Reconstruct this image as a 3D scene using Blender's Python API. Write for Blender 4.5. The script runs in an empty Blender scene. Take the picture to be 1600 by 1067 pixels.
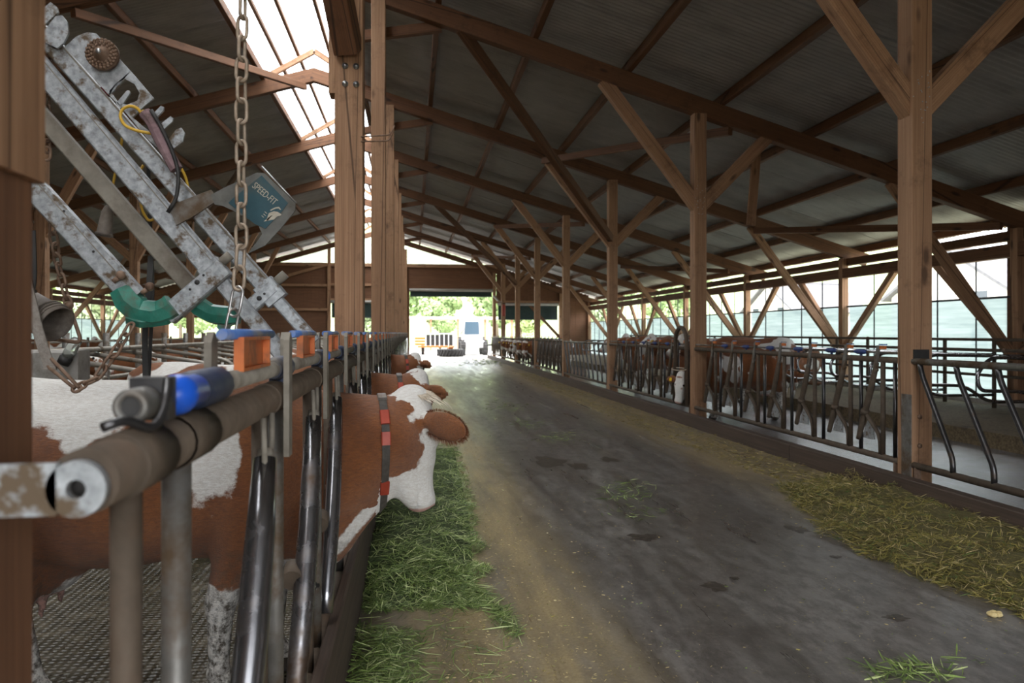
import bpy, bmesh, math, random
import numpy as np
from mathutils import Vector, Matrix, Quaternion, noise as mnoise

# ------------------------------------------------------------------ camera
F_PX, EYE, CX, CY = 1150.0, 1.5, 800.0, 520.0
PSI = math.atan(155.0 / F_PX)
cP, sP = math.cos(PSI), math.sin(PSI)
scene = bpy.context.scene
C = scene.collection
cam = bpy.data.cameras.new('camera')
cam_o = bpy.data.objects.new('camera', cam)
C.objects.link(cam_o)
cam_o.location = (0, 0, EYE)
cam_o.rotation_euler = (math.pi / 2, 0, -PSI)
cam.sensor_fit = 'HORIZONTAL'
cam.sensor_width = 36
cam.lens = 36 * F_PX / 1600
cam.shift_y = -(533.5 - CY) / 1600
cam.clip_start = 0.05
cam.clip_end = 600
cam.dof.use_dof = True
cam.dof.focus_distance = 3.7
cam.dof.aperture_fstop = 4.0
scene.camera = cam_o

# ------------------------------------------------------------------ sky, exposure
world = bpy.data.worlds.new('overcast_sky')
scene.world = world
world.use_nodes = True
wn = world.node_tree
bg = wn.nodes['Background']
tc = wn.nodes.new('ShaderNodeTexCoord')
sep = wn.nodes.new('ShaderNodeSeparateXYZ')
wn.links.new(tc.outputs['Generated'], sep.inputs[0])
rmp = wn.nodes.new('ShaderNodeValToRGB')
rmp.color_ramp.elements[0].position = 0.0
rmp.color_ramp.elements[0].color = (0.80, 0.86, 0.92, 1)
rmp.color_ramp.elements[1].position = 0.7
rmp.color_ramp.elements[1].color = (1.0, 1.0, 1.0, 1)
wn.links.new(sep.outputs['Z'], rmp.inputs[0])
wn.links.new(rmp.outputs[0], bg.inputs['Color'])
bg.inputs['Strength'].default_value = 1.0
scene.view_settings.view_transform = 'Standard'
scene.view_settings.look = 'None'
scene.view_settings.gamma = 1
scene.view_settings.use_curve_mapping = False
scene.view_settings.exposure = 3.1
scene.cycles.max_bounces = 8
scene.cycles.diffuse_bounces = 5
scene.cycles.glossy_bounces = 3
scene.cycles.transparent_max_bounces = 12
scene.cycles.sample_clamp_indirect = 6
scene.cycles.use_denoising = True
scene.cycles.caustics_reflective = False
scene.cycles.caustics_refractive = False

# ------------------------------------------------------------------ building numbers
BAY, Y0 = 5.32, 6.28
YK = {k: Y0 + BAY * k for k in range(-2, 8)}
YA, YB = YK[-2], YK[7]
RIDGE, SLOPE, ZU0 = -2.2, 0.297, 7.15          # ridge x, roof slope, rafter underside at the ridge
XWR, XWL = 10.6, -15.0
XKERB, XFR, XFL = 4.38, 4.62, -0.36
ZL, ZR = -0.12, -0.02                           # walking floors behind the two feed fences


def zu(x):
    return ZU0 - SLOPE * abs(x - RIDGE)


# daylight portals (guide sky sampling only, they give no light of their own)
def portal(name, loc, rot, sx, sy):
    l = bpy.data.lights.new(name, 'AREA')
    l.shape = 'RECTANGLE'
    l.size, l.size_y = sx, sy
    l.cycles.is_portal = True
    o = bpy.data.objects.new(name, l)
    o.location, o.rotation_euler = loc, rot
    C.objects.link(o)


PI = math.pi
portal('portal_ridge', (RIDGE, (YA + YB) / 2, 8.2), (0, 0, 0), 2.4, YB - YA)
portal('portal_near_end', (1.6, YA - 0.5, 2.0), (PI / 2, 0, 0), 5.6, 4.0)
portal('portal_far_end', (2.3, YB + 0.6, 1.9), (-PI / 2, 0, 0), 10, 4)
portal('portal_side_east', (XWR + 0.5, (YK[1] + YB) / 2, 1.6), (0, PI / 2, 0), 3.4, YB - YK[1])
portal('portal_side_west', (XWL - 0.5, (YK[2] + YB) / 2, 1.6), (0, -PI / 2, 0), 3.4, YB - YK[2])


# ------------------------------------------------------------------ pixel -> direction
def ray(x, y):
    a, b = (x - CX) / F_PX, -(y - CY) / F_PX
    return Vector((sP + a * cP, cP - a * sP, b))


def onX(x, y, X):
    d = ray(x, y)
    return Vector((0, 0, EYE)) + d * (X / d.x)


def onY(x, y, Y):
    d = ray(x, y)
    return Vector((0, 0, EYE)) + d * (Y / d.y)


def onZ(x, y, Z):
    d = ray(x, y)
    return Vector((0, 0, EYE)) + d * ((Z - EYE) / d.z)


# ------------------------------------------------------------------ object helpers
WM = {}


def link(o, parent=None, M=None):
    M = M.copy() if M is not None else Matrix()
    C.objects.link(o)
    WM[o.name] = M
    if parent is not None:
        o.parent = parent
        o.matrix_basis = WM[parent.name].inverted() @ M
    else:
        o.matrix_basis = M
    return o


def T(v):
    return Matrix.Translation(Vector(v))


def tag(o, label=None, cat=None, group=None, kind=None):
    if label:
        o['label'] = label
    if cat:
        o['category'] = cat
    if group:
        o['group'] = group
    if kind:
        o['kind'] = kind
    return o


def thing(name, loc, label, cat, group=None, rot=None):
    o = bpy.data.objects.new(name, None)
    o.empty_display_size = 0.1
    M = T(loc)
    if rot is not None:
        M = M @ rot
    link(o, None, M)
    return tag(o, label, cat, group)


KIDS = {}


def copy_tree(o, M):
    """copy of a thing with copies of its parts and sub-parts, moved to world matrix M"""
    delta = M @ WM[o.name].inverted()

    def rec(src, par):
        c = src.copy()
        link(c, par, delta @ WM[src.name])
        if par is not None:
            KIDS.setdefault(par.name, []).append(c)
        for ch in list(KIDS.get(src.name, [])):
            rec(ch, c)
        return c
    return rec(o, None)


class MB:
    """collects shapes, then links them as one mesh object"""

    def __init__(s):
        s.v, s.f, s.m, s.sm = [], [], [], []
        s.mi = 0

    def add(s, vs, fs, smooth=False):
        b = len(s.v)
        s.v += [tuple(v) for v in vs]
        for f in fs:
            s.f.append([b + i for i in f])
            s.m.append(s.mi)
            s.sm.append(smooth)
        return s

    def box(s, c, size, M=None):
        x, y, z = [d / 2 for d in size]
        vs = [Vector((i, j, k)) for i in (-x, x) for j in (-y, y) for k in (-z, z)]
        if M is not None:
            vs = [M @ v for v in vs]
        vs = [v + Vector(c) for v in vs]
        return s.add(vs, [(0, 1, 3, 2), (4, 6, 7, 5), (0, 4, 5, 1), (2, 3, 7, 6), (0, 2, 6, 4), (1, 5, 7, 3)])

    def bar(s, p0, p1, w, h, up=(0, 0, 1), ch=None):
        """rectangular bar from p0 to p1, chamfered edges; w sideways, h along up"""
        p0, p1 = Vector(p0), Vector(p1)
        R = frame(p1 - p0, up)
        ch = min(w, h) * 0.06 if ch is None else ch
        a, b = w / 2, h / 2
        prof = [(-a + ch, -b), (a - ch, -b), (a, -b + ch), (a, b - ch), (a - ch, b), (-a + ch, b), (-a, b - ch), (-a, -b + ch)]
        vs = [p + R @ Vector((0, u, v)) for p in (p0, p1) for u, v in prof]
        n = 8
        fs = [(i, (i + 1) % n, n + (i + 1) % n, n + i) for i in range(n)]
        fs += [tuple(range(n - 1, -1, -1)), tuple(range(n, 2 * n))]
        return s.add(vs, fs)

    def tube(s, pts, r, n=10, caps=True, closed=False, smooth=True):
        pts = [Vector(p) for p in pts]
        k = len(pts)
        rs = r if isinstance(r, (list, tuple)) else [r] * k
        vs, ref = [], None
        for i, p in enumerate(pts):
            if closed:
                d = (pts[(i + 1) % k] - pts[i - 1])
            else:
                d = pts[min(i + 1, k - 1)] - pts[max(i - 1, 0)]
            d.normalize()
            if ref is None:
                ref = d.orthogonal().normalized()
            ref = (ref - d * ref.dot(d))
            if ref.length < 1e-6:
                ref = d.orthogonal()
            ref.normalize()
            bi = d.cross(ref)
            for j in range(n):
                t = 2 * PI * j / n
                vs.append(p + (ref * math.cos(t) + bi * math.sin(t)) * rs[i])
        fs = []
        for i in range(k if closed else k - 1):
            for j in range(n):
                a, b = i * n + j, i * n + (j + 1) % n
                i2 = (i + 1) % k
                fs.append((a, b, i2 * n + (j + 1) % n, i2 * n + j))
        s.add(vs, fs, smooth)
        if caps and not closed:
            b = len(s.v) - k * n
            s.f += [[b + j for j in range(n - 1, -1, -1)], [b + (k - 1) * n + j for j in range(n)]]
            s.m += [s.mi] * 2
            s.sm += [False] * 2
        return s

    def lathe(s, prof, n=24, M=None, smooth=True):
        """profile of (r, z) turned about z"""
        vs = []
        for r, z in prof:
            for j in range(n):
                t = 2 * PI * j / n
                v = Vector((r * math.cos(t), r * math.sin(t), z))
                vs.append(M @ v if M is not None else v)
        fs = [(i * n + j, i * n + (j + 1) % n, (i + 1) * n + (j + 1) % n, (i + 1) * n + j)
              for i in range(len(prof) - 1) for j in range(n)]
        s.add(vs, fs, smooth)
        b = len(s.v) - len(vs)
        if prof[0][0] > 1e-5:
            s.f.append([b + j for j in range(n - 1, -1, -1)]); s.m.append(s.mi); s.sm.append(False)
        if prof[-1][0] > 1e-5:
            s.f.append([b + (len(prof) - 1) * n + j for j in range(n)]); s.m.append(s.mi); s.sm.append(False)
        return s

    def prism(s, poly, th, M=None):
        """2D polygon (x, y) extruded from z=-th/2 to th/2"""
        n = len(poly)
        vs = [Vector((x, y, z)) for z in (-th / 2, th / 2) for x, y in poly]
        if M is not None:
            vs = [M @ v for v in vs]
        fs = [tuple(range(n - 1, -1, -1)), tuple(range(n, 2 * n))]
        fs += [(i, (i + 1) % n, n + (i + 1) % n, n + i) for i in range(n)]
        return s.add(vs, fs)

    def ball(s, c, r, nu=12, nv=8, M=None):
        r = Vector(r) if isinstance(r, (tuple, list, Vector)) else Vector((r, r, r))
        vs = []
        for i in range(nv + 1):
            a = PI * i / nv
            for j in range(nu):
                t = 2 * PI * j / nu
                v = Vector((r.x * math.sin(a) * math.cos(t), r.y * math.sin(a) * math.sin(t), -r.z * math.cos(a)))
                vs.append((M @ v if M is not None else v) + Vector(c))
        fs = [(i * nu + j, i * nu + (j + 1) % nu, (i + 1) * nu + (j + 1) % nu, (i + 1) * nu + j) for i in range(nv) for j in range(nu)]
        return s.add(vs, fs, True)

    def mesh(s, name, mats):
        me = bpy.data.meshes.new(name)
        me.from_pydata(s.v, [], s.f)
        for m in (mats if isinstance(mats, (list, tuple)) else [mats]):
            me.materials.append(m)
        me.polygons.foreach_set('use_smooth', s.sm)
        me.polygons.foreach_set('material_index', s.m)
        me.update()
        return me

    def build(s, name, mats, parent=None, M=None, origin=None, label=None):
        """vertices are in world space; origin moves the object's origin there"""
        if origin is not None:
            o3 = Vector(origin)
            s.v = [tuple(Vector(v) - o3) for v in s.v]
            M = T(o3)
        o = bpy.data.objects.new(name, s.mesh(name, mats))
        link(o, parent, M)
        if label:
            o['label'] = label
        if parent is not None:
            KIDS.setdefault(parent.name, []).append(o)
        return o


def put(name, me, M, parent=None):
    o = bpy.data.objects.new(name, me)
    link(o, parent, M)
    if parent is not None:
        KIDS.setdefault(parent.name, []).append(o)
    return o


def frame(d, up=(0, 0, 1)):
    x = Vector(d).normalized()
    z = Vector(up)
    z = z - x * z.dot(x)
    if z.length < 1e-5:
        z = Vector((0, 1, 0)) if abs(x.y) < 0.9 else Vector((1, 0, 0))
        z = z - x * z.dot(x)
    z.normalize()
    y = z.cross(x)
    return Matrix((x, y, z)).transposed()


def timber(name, p0, p1, w, h, mat, parent=None, up=(0, 0, 1), ch=0.008):
    """squared timber with its own length axis (local x) so the grain follows it"""
    p0, p1 = Vector(p0), Vector(p1)
    L = (p1 - p0).length
    M = T(p0) @ frame(p1 - p0, up).to_4x4()
    return MB().bar((0, 0, 0), (L, 0, 0), w, h, (0, 0, 1), ch).build(name, mat, parent, M)


def arc(c, r, a0, a1, n, u, v):
    c, u, v = Vector(c), Vector(u), Vector(v)
    return [c + u * (r * math.cos(a0 + (a1 - a0) * i / n)) + v * (r * math.sin(a0 + (a1 - a0) * i / n)) for i in range(n + 1)]


def fillet(pts, r, n=4):
    """round the corners of a polyline"""
    pts = [Vector(p) for p in pts]
    out = [pts[0]]
    for i in range(1, len(pts) - 1):
        a, b, c = pts[i - 1], pts[i], pts[i + 1]
        d0, d1 = (a - b), (c - b)
        rr = min(r, d0.length * 0.45, d1.length * 0.45)
        s, e = b + d0.normalized() * rr, b + d1.normalized() * rr
        for k in range(n + 1):
            t = k / n
            out.append(s * (1 - t) ** 2 + b * 2 * t * (1 - t) + e * t * t)
    out.append(pts[-1])
    return out


# ------------------------------------------------------------------ materials
def new_mat(name):
    m = bpy.data.materials.new(name)
    m.use_nodes = True
    nt = m.node_tree
    return m, nt, nt.nodes['Principled BSDF']


def N(nt, t, **kw):
    n = nt.nodes.new('ShaderNode' + t)
    for k, v in kw.items():
        if k in ('operation', 'blend_type', 'data_type', 'attribute_name', 'feature', 'wave_type', 'bands_direction', 'wave_profile', 'noise_dimensions'):
            setattr(n, k, v)
        else:
            n.inputs[k].default_value = v
    return n


def L(nt, a, b):
    nt.links.new(a, b)


def rgba(c):
    return (c[0], c[1], c[2], 1)


def mix(nt, fac, a, b, blend='MIX'):
    n = nt.nodes.new('ShaderNodeMix')
    n.data_type = 'RGBA'
    n.blend_type = blend
    for sock, val in ((n.inputs[0], fac), (n.inputs[6], a), (n.inputs[7], b)):
        if isinstance(val, (int, float)):
            sock.default_value = val
        elif isinstance(val, (tuple, list)):
            sock.default_value = rgba(val)
        else:
            L(nt, val, sock)
    return n.outputs[2]


def ramp(nt, fac, stops):
    r = nt.nodes.new('ShaderNodeValToRGB')
    el = r.color_ramp.elements
    while len(el) < len(stops):
        el.new(0.5)
    for e, (p, c) in zip(el, stops):
        e.position = p
        e.color = rgba(c) if not isinstance(c, (int, float)) else (c, c, c, 1)
    L(nt, fac, r.inputs[0])
    return r.outputs[0]


def coords(nt, scale=(1, 1, 1), rand=True, kind='Object'):
    t = nt.nodes.new('ShaderNodeTexCoord')
    v = t.outputs[kind]
    if rand:
        oi = nt.nodes.new('ShaderNodeObjectInfo')
        mu = N(nt, 'VectorMath', operation='MULTIPLY_ADD')
        L(nt, oi.outputs['Random'], mu.inputs[0])
        mu.inputs[1].default_value = (37, 53, 71)
        L(nt, v, mu.inputs[2])
        v = mu.outputs[0]
    mp = nt.nodes.new('ShaderNodeMapping')
    mp.inputs['Scale'].default_value = scale
    L(nt, v, mp.inputs['Vector'])
    return mp.outputs[0]


def noise(nt, vec, scale, detail=4, rough=0.6):
    n = N(nt, 'TexNoise', Scale=scale, Detail=detail, Roughness=rough)
    L(nt, vec, n.inputs['Vector'])
    return n.outputs['Fac']


def bump(nt, bsdf, h, strength=0.3, dist=0.01):
    b = N(nt, 'Bump', Strength=strength, Distance=dist)
    L(nt, h, b.inputs['Height'])
    L(nt, b.outputs[0], bsdf.inputs['Normal'])


def mat_plain(name, c1, c2=None, scale=6, rough=0.6, metal=0.0, bmp=0.0, stretch=(1, 1, 1), c3=None, s3=2.0, t3=(0.55, 0.7), detail=4, rough2=None):
    m, nt, b = new_mat(name)
    b.inputs['Metallic'].default_value = metal
    b.inputs['Roughness'].default_value = rough
    if c2 is None:
        b.inputs['Base Color'].default_value = rgba(c1)
        return m
    v = coords(nt, stretch)
    f = noise(nt, v, scale, detail)
    col = ramp(nt, f, [(0.3, c1), (0.7, c2)])
    if c3 is not None:
        g = noise(nt, v, s3, 5, 0.65)
        k = ramp(nt, g, [(t3[0], 0.0), (t3[1], 1.0)])
        col = mix(nt, k, col, c3)
        if rough2 is not None:
            rr = nt.nodes.new('ShaderNodeMapRange')
            L(nt, k, rr.inputs[0])
            rr.inputs[3].default_value, rr.inputs[4].default_value = rough, rough2
            L(nt, rr.outputs[0], b.inputs['Roughness'])
    L(nt, col, b.inputs['Base Color'])
    if bmp:
        bump(nt, b, f, bmp)
    return m


def mat_wood(name, light, dark, knots=True, rough=0.75, rings=1.0):
    """sawn timber: grain along local x, per-piece tone, knots, dusty stains"""
    m, nt, b = new_mat(name)
    v = coords(nt, (0.45, 8, 8))
    g = noise(nt, v, 2.2, 7, 0.75)
    col = ramp(nt, g, [(0.28, dark), (0.62, light)])
    v2 = coords(nt, (0.12, 22, 22))
    fine = noise(nt, v2, 5.0, 3, 0.6)
    col = mix(nt, ramp(nt, fine, [(0.35, 0.55), (0.6, 0.0)]), col, tuple(x * 0.62 for x in dark))
    oi = nt.nodes.new('ShaderNodeObjectInfo')
    col = mix(nt, ramp(nt, oi.outputs['Random'], [(0.0, 0.0), (1.0, 0.35)]), col, tuple(x * 0.75 for x in light))
    if knots:
        vk = coords(nt, (1.6, 4.5, 4.5))
        vo = N(nt, 'TexVoronoi', Scale=0.9)
        L(nt, vk, vo.inputs['Vector'])
        col = mix(nt, ramp(nt, vo.outputs['Distance'], [(0.08, 0.9), (0.17, 0.0)]), col, tuple(x * 0.3 for x in dark))
        vs = coords(nt, (1, 1, 1))
        st = noise(nt, vs, 2.6, 6, 0.75)
        col = mix(nt, ramp(nt, st, [(0.54, 0.0), (0.72, 0.65)]), col, tuple(x * 0.35 for x in dark))
        cv = coords(nt, (0.10, 3.2, 3.2))
        ck = N(nt, 'TexVoronoi', Scale=1.0)
        ck.feature = 'DISTANCE_TO_EDGE'
        L(nt, cv, ck.inputs['Vector'])
        col = mix(nt, ramp(nt, ck.outputs['Distance'], [(0.004, 0.8), (0.012, 0.0)]), col, tuple(x * 0.25 for x in dark))
    L(nt, col, b.inputs['Base Color'])
    b.inputs['Roughness'].default_value = rough
    bump(nt, b, fine, 0.25, 0.006)
    return m


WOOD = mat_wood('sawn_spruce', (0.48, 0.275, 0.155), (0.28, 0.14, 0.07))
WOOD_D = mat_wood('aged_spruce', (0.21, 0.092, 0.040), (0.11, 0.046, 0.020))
WOOD_B = mat_wood('wall_boards', (0.23, 0.105, 0.05), (0.12, 0.052, 0.026), knots=False)
WOOD_K = mat_wood('kerb_oak', (0.105, 0.07, 0.05), (0.05, 0.032, 0.023), knots=False)
GALV = mat_plain('galvanised_steel', (0.24, 0.255, 0.265), (0.52, 0.54, 0.56), 46, 0.5, 0.5, 0.08, c3=(0.16, 0.115, 0.075), s3=15, t3=(0.53, 0.64), rough2=0.85)
GALV_D = mat_plain('dirty_galvanised_tube', (0.15, 0.14, 0.125), (0.25, 0.24, 0.225), 14, 0.5, 0.5, 0.05, c3=(0.13, 0.085, 0.05), s3=5, t3=(0.45, 0.62), rough2=0.85)
TUBE_B = mat_plain('dung_crusted_tube', (0.065, 0.046, 0.031), (0.12, 0.088, 0.062), 16, 0.75, 0.15, 0.2, c3=(0.10, 0.065, 0.042), s3=5, t3=(0.5, 0.66))
TUBE_S = mat_plain('worn_shiny_steel', (0.26, 0.26, 0.275), (0.38, 0.38, 0.40), 10, 0.22, 0.95, 0.0, c3=(0.14, 0.10, 0.075), s3=3.2, t3=(0.52, 0.66), rough2=0.6)
TUBE_K = mat_plain('dark_worn_steel', (0.06, 0.058, 0.06), (0.12, 0.115, 0.115), 10, 0.3, 0.8, 0.0, c3=(0.12, 0.085, 0.06), s3=4, t3=(0.55, 0.7), rough2=0.7)
DUST = mat_plain('dust_caked_steel', (0.20, 0.175, 0.14), (0.29, 0.26, 0.215), 18, 0.8, 0.1, 0.25, c3=(0.13, 0.10, 0.075), s3=5, t3=(0.5, 0.7))
RUST = mat_plain('rusty_iron', (0.17, 0.10, 0.065), (0.30, 0.20, 0.14), 30, 0.7, 0.4, 0.3, c3=(0.10, 0.055, 0.035), s3=9)
CHAIN = mat_plain('dusty_chain_steel', (0.34, 0.26, 0.19), (0.50, 0.40, 0.31), 30, 0.6, 0.45, 0.25, c3=(0.2, 0.13, 0.085), s3=11)
CHAIN_N = mat_plain('bare_chain_steel', (0.45, 0.43, 0.42), (0.6, 0.58, 0.56), 30, 0.35, 0.8, 0.1, c3=(0.3, 0.22, 0.16), s3=11)
ORANGE = mat_plain('orange_plastic', (0.52, 0.115, 0.02), (0.64, 0.17, 0.035), 20, 0.5, 0, 0.05, c3=(0.22, 0.08, 0.03), s3=14, t3=(0.5, 0.7))
BLUE = mat_plain('blue_plastic', (0.012, 0.10, 0.62), (0.02, 0.13, 0.70), 8, 0.35)
BLUE_W = mat_plain('worn_blue_rod', (0.05, 0.14, 0.42), (0.12, 0.22, 0.48), 16, 0.5, 0, 0.05, c3=(0.34, 0.31, 0.28), s3=6, t3=(0.45, 0.6))
NAVY = mat_plain('navy_plastic', (0.02, 0.035, 0.09), (0.05, 0.06, 0.10), 18, 0.55, 0, 0.1, c3=(0.22, 0.19, 0.15), s3=6, t3=(0.5, 0.68))
BLACK = mat_plain('black_rubber_and_hole_shade', (0.015, 0.014, 0.014), (0.035, 0.032, 0.03), 12, 0.6)  # also paints the shade inside bores and bolt holes

# ================================================================== the setting
rnd = random.Random(7)
ORD = ['first', 'second', 'third', 'fourth', 'fifth', 'sixth', 'seventh', 'eighth']


def struct(name, loc=(0, 0, 0)):
    o = bpy.data.objects.new(name, None)
    link(o, None, T(loc))
    o['kind'] = 'structure'
    return o


# ---- feed alley floor
def mat_alley():
    m, nt, b = new_mat('worn_concrete_with_feed_dust')
    v = coords(nt, (1, 1, 1), rand=False)
    sx = nt.nodes.new('ShaderNodeSeparateXYZ')
    L(nt, v, sx.inputs[0])
    vs = coords(nt, (2.2, 0.22, 1), rand=False)
    streak = noise(nt, vs, 2.0, 6, 0.65)
    cloud = noise(nt, v, 0.9, 5, 0.6)
    fine = noise(nt, v, 55, 3, 0.7)
    base = ramp(nt, streak, [(0.28, (0.085, 0.076, 0.068)), (0.5, (0.15, 0.138, 0.127)), (0.72, (0.24, 0.225, 0.21))])
    base = mix(nt, ramp(nt, cloud, [(0.45, 0.0), (0.7, 0.5)]), base, (0.11, 0.095, 0.083))
    mid = noise(nt, coords(nt, (1.6, 0.7, 1), rand=False), 6, 7, 0.75)
    base = mix(nt, ramp(nt, mid, [(0.40, 0.75), (0.58, 0.0)]), base, (0.062, 0.053, 0.046))
    base = mix(nt, ramp(nt, noise(nt, v, 16, 5, 0.8), [(0.55, 0.0), (0.72, 0.45)]), base, (0.30, 0.275, 0.24))
    # feed dust swept along both kerbs
    def band(x0, x1, x2, x3):
        r1 = N(nt, 'MapRange'); r2 = N(nt, 'MapRange')
        for r, p, q in ((r1, x0, x1), (r2, x3, x2)):
            r.interpolation_type = 'SMOOTHSTEP'
            L(nt, sx.outputs[0], r.inputs[0])
            r.inputs[1].default_value, r.inputs[2].default_value = p, q
        mm = N(nt, 'Math', operation='MULTIPLY')
        L(nt, r1.outputs[0], mm.inputs[0]); L(nt, r2.outputs[0], mm.inputs[1])
        return mm.outputs[0]
    wob = noise(nt, coords(nt, (3, 0.5, 1), rand=False), 1.6, 5, 0.65)
    def dusty(bd, lo, hi):
        a = N(nt, 'Math', operation='MULTIPLY'); L(nt, bd, a.inputs[0]); L(nt, ramp(nt, wob, [(lo, 0.0), (hi, 1.0)]), a.inputs[1])
        return a.outputs[0]
    tan = ramp(nt, fine, [(0.3, (0.26, 0.195, 0.10)), (0.7, (0.44, 0.35, 0.20))])
    base = mix(nt, dusty(band(-0.4, 0.1, 0.7, 1.25), 0.2, 0.62), base, tan)
    base = mix(nt, dusty(band(2.9, 3.7, 4.4, 4.9), 0.25, 0.6), base, ramp(nt, fine, [(0.3, (0.22, 0.165, 0.085)), (0.7, (0.36, 0.28, 0.155))]))
    speck = ramp(nt, noise(nt, v, 120, 2, 0.5), [(0.70, 0.0), (0.76, 0.7)])
    base = mix(nt, speck, base, (0.36, 0.29, 0.16))
    wet = ramp(nt, noise(nt, coords(nt, (1.2, 0.8, 1), rand=False), 1.7, 3, 0.5), [(0.70, 0.0), (0.735, 0.8)])
    base = mix(nt, wet, base, (0.035, 0.027, 0.021))
    L(nt, base, b.inputs['Base Color'])
    L(nt, ramp(nt, streak, [(0.3, 0.24), (0.7, 0.48)]), b.inputs['Roughness'])
    bump(nt, b, fine, 0.12, 0.004)
    return m


floor = MB()
NX, NYF = 10, 60
xs = [XKERB + 0.12 - (XKERB + 0.12 + 0.33) * i / NX for i in range(NX + 1)]
ys = [YA - 4 + (YB + 0.4 - YA + 4) * j / NYF for j in range(NYF + 1)]
floor.add([(x, y, 0) for x in xs for y in ys],
          [(i * (NYF + 1) + j, i * (NYF + 1) + j + 1, (i + 1) * (NYF + 1) + j + 1, (i + 1) * (NYF + 1) + j) for i in range(NX) for j in range(NYF)])
fl = floor.build('floor', mat_alley())
fl['kind'] = 'structure'


# ---- walking floors behind the fences
def mat_rubber():
    m, nt, b = new_mat('slurry_wet_grooved_rubber')
    v = coords(nt, (1, 1, 1), rand=False)
    w = N(nt, 'TexWave', Scale=9.0, Distortion=0.6)
    w.bands_direction = 'Y'
    L(nt, v, w.inputs['Vector'])
    w2 = N(nt, 'TexWave', Scale=7.0, Distortion=1.2)
    w2.bands_direction = 'X'
    L(nt, v, w2.inputs['Vector'])
    n = noise(nt, v, 7, 6, 0.7)
    L(nt, ramp(nt, n, [(0.3, (0.03, 0.024, 0.016)), (0.55, (0.075, 0.06, 0.036)), (0.75, (0.15, 0.12, 0.075))]), b.inputs['Base Color'])
    L(nt, ramp(nt, n, [(0.35, 0.12), (0.65, 0.4)]), b.inputs['Roughness'])
    h = mix(nt, 0.5, w.outputs['Fac'], w2.outputs['Fac'])
    h = mix(nt, 0.45, h, noise(nt, v, 22, 5, 0.7))
    bump(nt, b, h, 0.9, 0.02)
    return m


def mat_wet():
    m, nt, b = new_mat('wet_stable_concrete')
    v = coords(nt, (1, 1, 1), rand=False)
    n = noise(nt, v, 1.5, 6, 0.7)
    f = noise(nt, v, 24, 5, 0.75)
    L(nt, ramp(nt, n, [(0.3, (0.13, 0.13, 0.135)), (0.7, (0.27, 0.27, 0.285))]), b.inputs['Base Color'])
    L(nt, ramp(nt, n, [(0.35, 0.06), (0.7, 0.18)]), b.inputs['Roughness'])
    bump(nt, b, f, 0.4, 0.012)
    return m


def slab(name, x0, x1, y0, y1, z, mat):
    o = MB().box(((x0 + x1) / 2, (y0 + y1) / 2, z - 0.1), (x1 - x0, y1 - y0, 0.2)).build(name, mat)
    o['kind'] = 'structure'
    return o


slab('floor_west', XWL, -0.33, YA - 4, YB, ZL, mat_rubber())
slab('floor_east', XKERB + 0.12, XWR, YA - 4, YB, ZR, mat_wet())
BED = mat_plain('trodden_straw_bedding', (0.07, 0.048, 0.026), (0.19, 0.14, 0.075), 30, 0.9, 0, 0.6, c3=(0.05, 0.035, 0.022), s3=3)
o = MB().box((9.05, (YA + YB) / 2, 0.08), (3.0, YB - YA - 1, 0.22)).build('floor_bedding_east', BED); o['kind'] = 'structure'
o = MB().box((-5.5, (8.4 + YB - 6) / 2, 0.0), (3.6, YB - 6 - 8.4, 0.25)).build('floor_bedding_west', BED); o['kind'] = 'structure'

# ---- kerb boards along the feed alley (each board one part)
kb = struct('trim_kerb_east')
yy = YA
while yy < YB - 0.2:
    ln = min(4.1 + 0.4 * rnd.random(), YB - yy)
    timber('kerb_board', (XKERB + 0.06 + rnd.uniform(-.004, .004), yy + 0.004, 0.09), (XKERB + 0.06, yy + ln - 0.004, 0.09), 0.12, 0.205 + rnd.uniform(-.004, .004), WOOD_K, kb)
    yy += ln
kb = struct('trim_kerb_west')
yy = YA
while yy < YB - 0.2:
    ln = min(4.3 + 0.5 * rnd.random(), YB - yy)
    timber('kerb_board', (-0.302, yy + 0.004, 0.145), (-0.302, yy + ln - 0.004, 0.145), 0.045, 0.50, WOOD_K, kb)
    yy += ln

# ---- roof: sheets, rafters, purlins, wind braces
SHEET = mat_plain('dusty_fibre_cement', (0.33, 0.317, 0.305), (0.43, 0.415, 0.40), 3, 0.5, 0, 0.08, stretch=(0.6, 1, 1), c3=(0.25, 0.23, 0.21), s3=1.3, t3=(0.52, 0.75))
ceil = struct('ceiling', (RIDGE, YA, 0))
ZS = 0.30 + 0.17                                 # roof sheet above rafter underside
SKY_L, SKY_R = -3.3, -1.15


def sheet_mesh(length, width=1.06):
    n = 40
    prof = [(-width / 2 + width * i / n, 0.011 * math.sin(2 * PI * i / 4.0)) for i in range(n + 1)]
    mb = MB()
    vs = [(x, y, z) for x in (0, length) for y, z in prof]
    mb.add(vs, [(i, i + 1, n + 2 + i, n + 1 + i) for i in range(n)], True)
    return mb.mesh('roof_sheet', SHEET)


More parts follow.
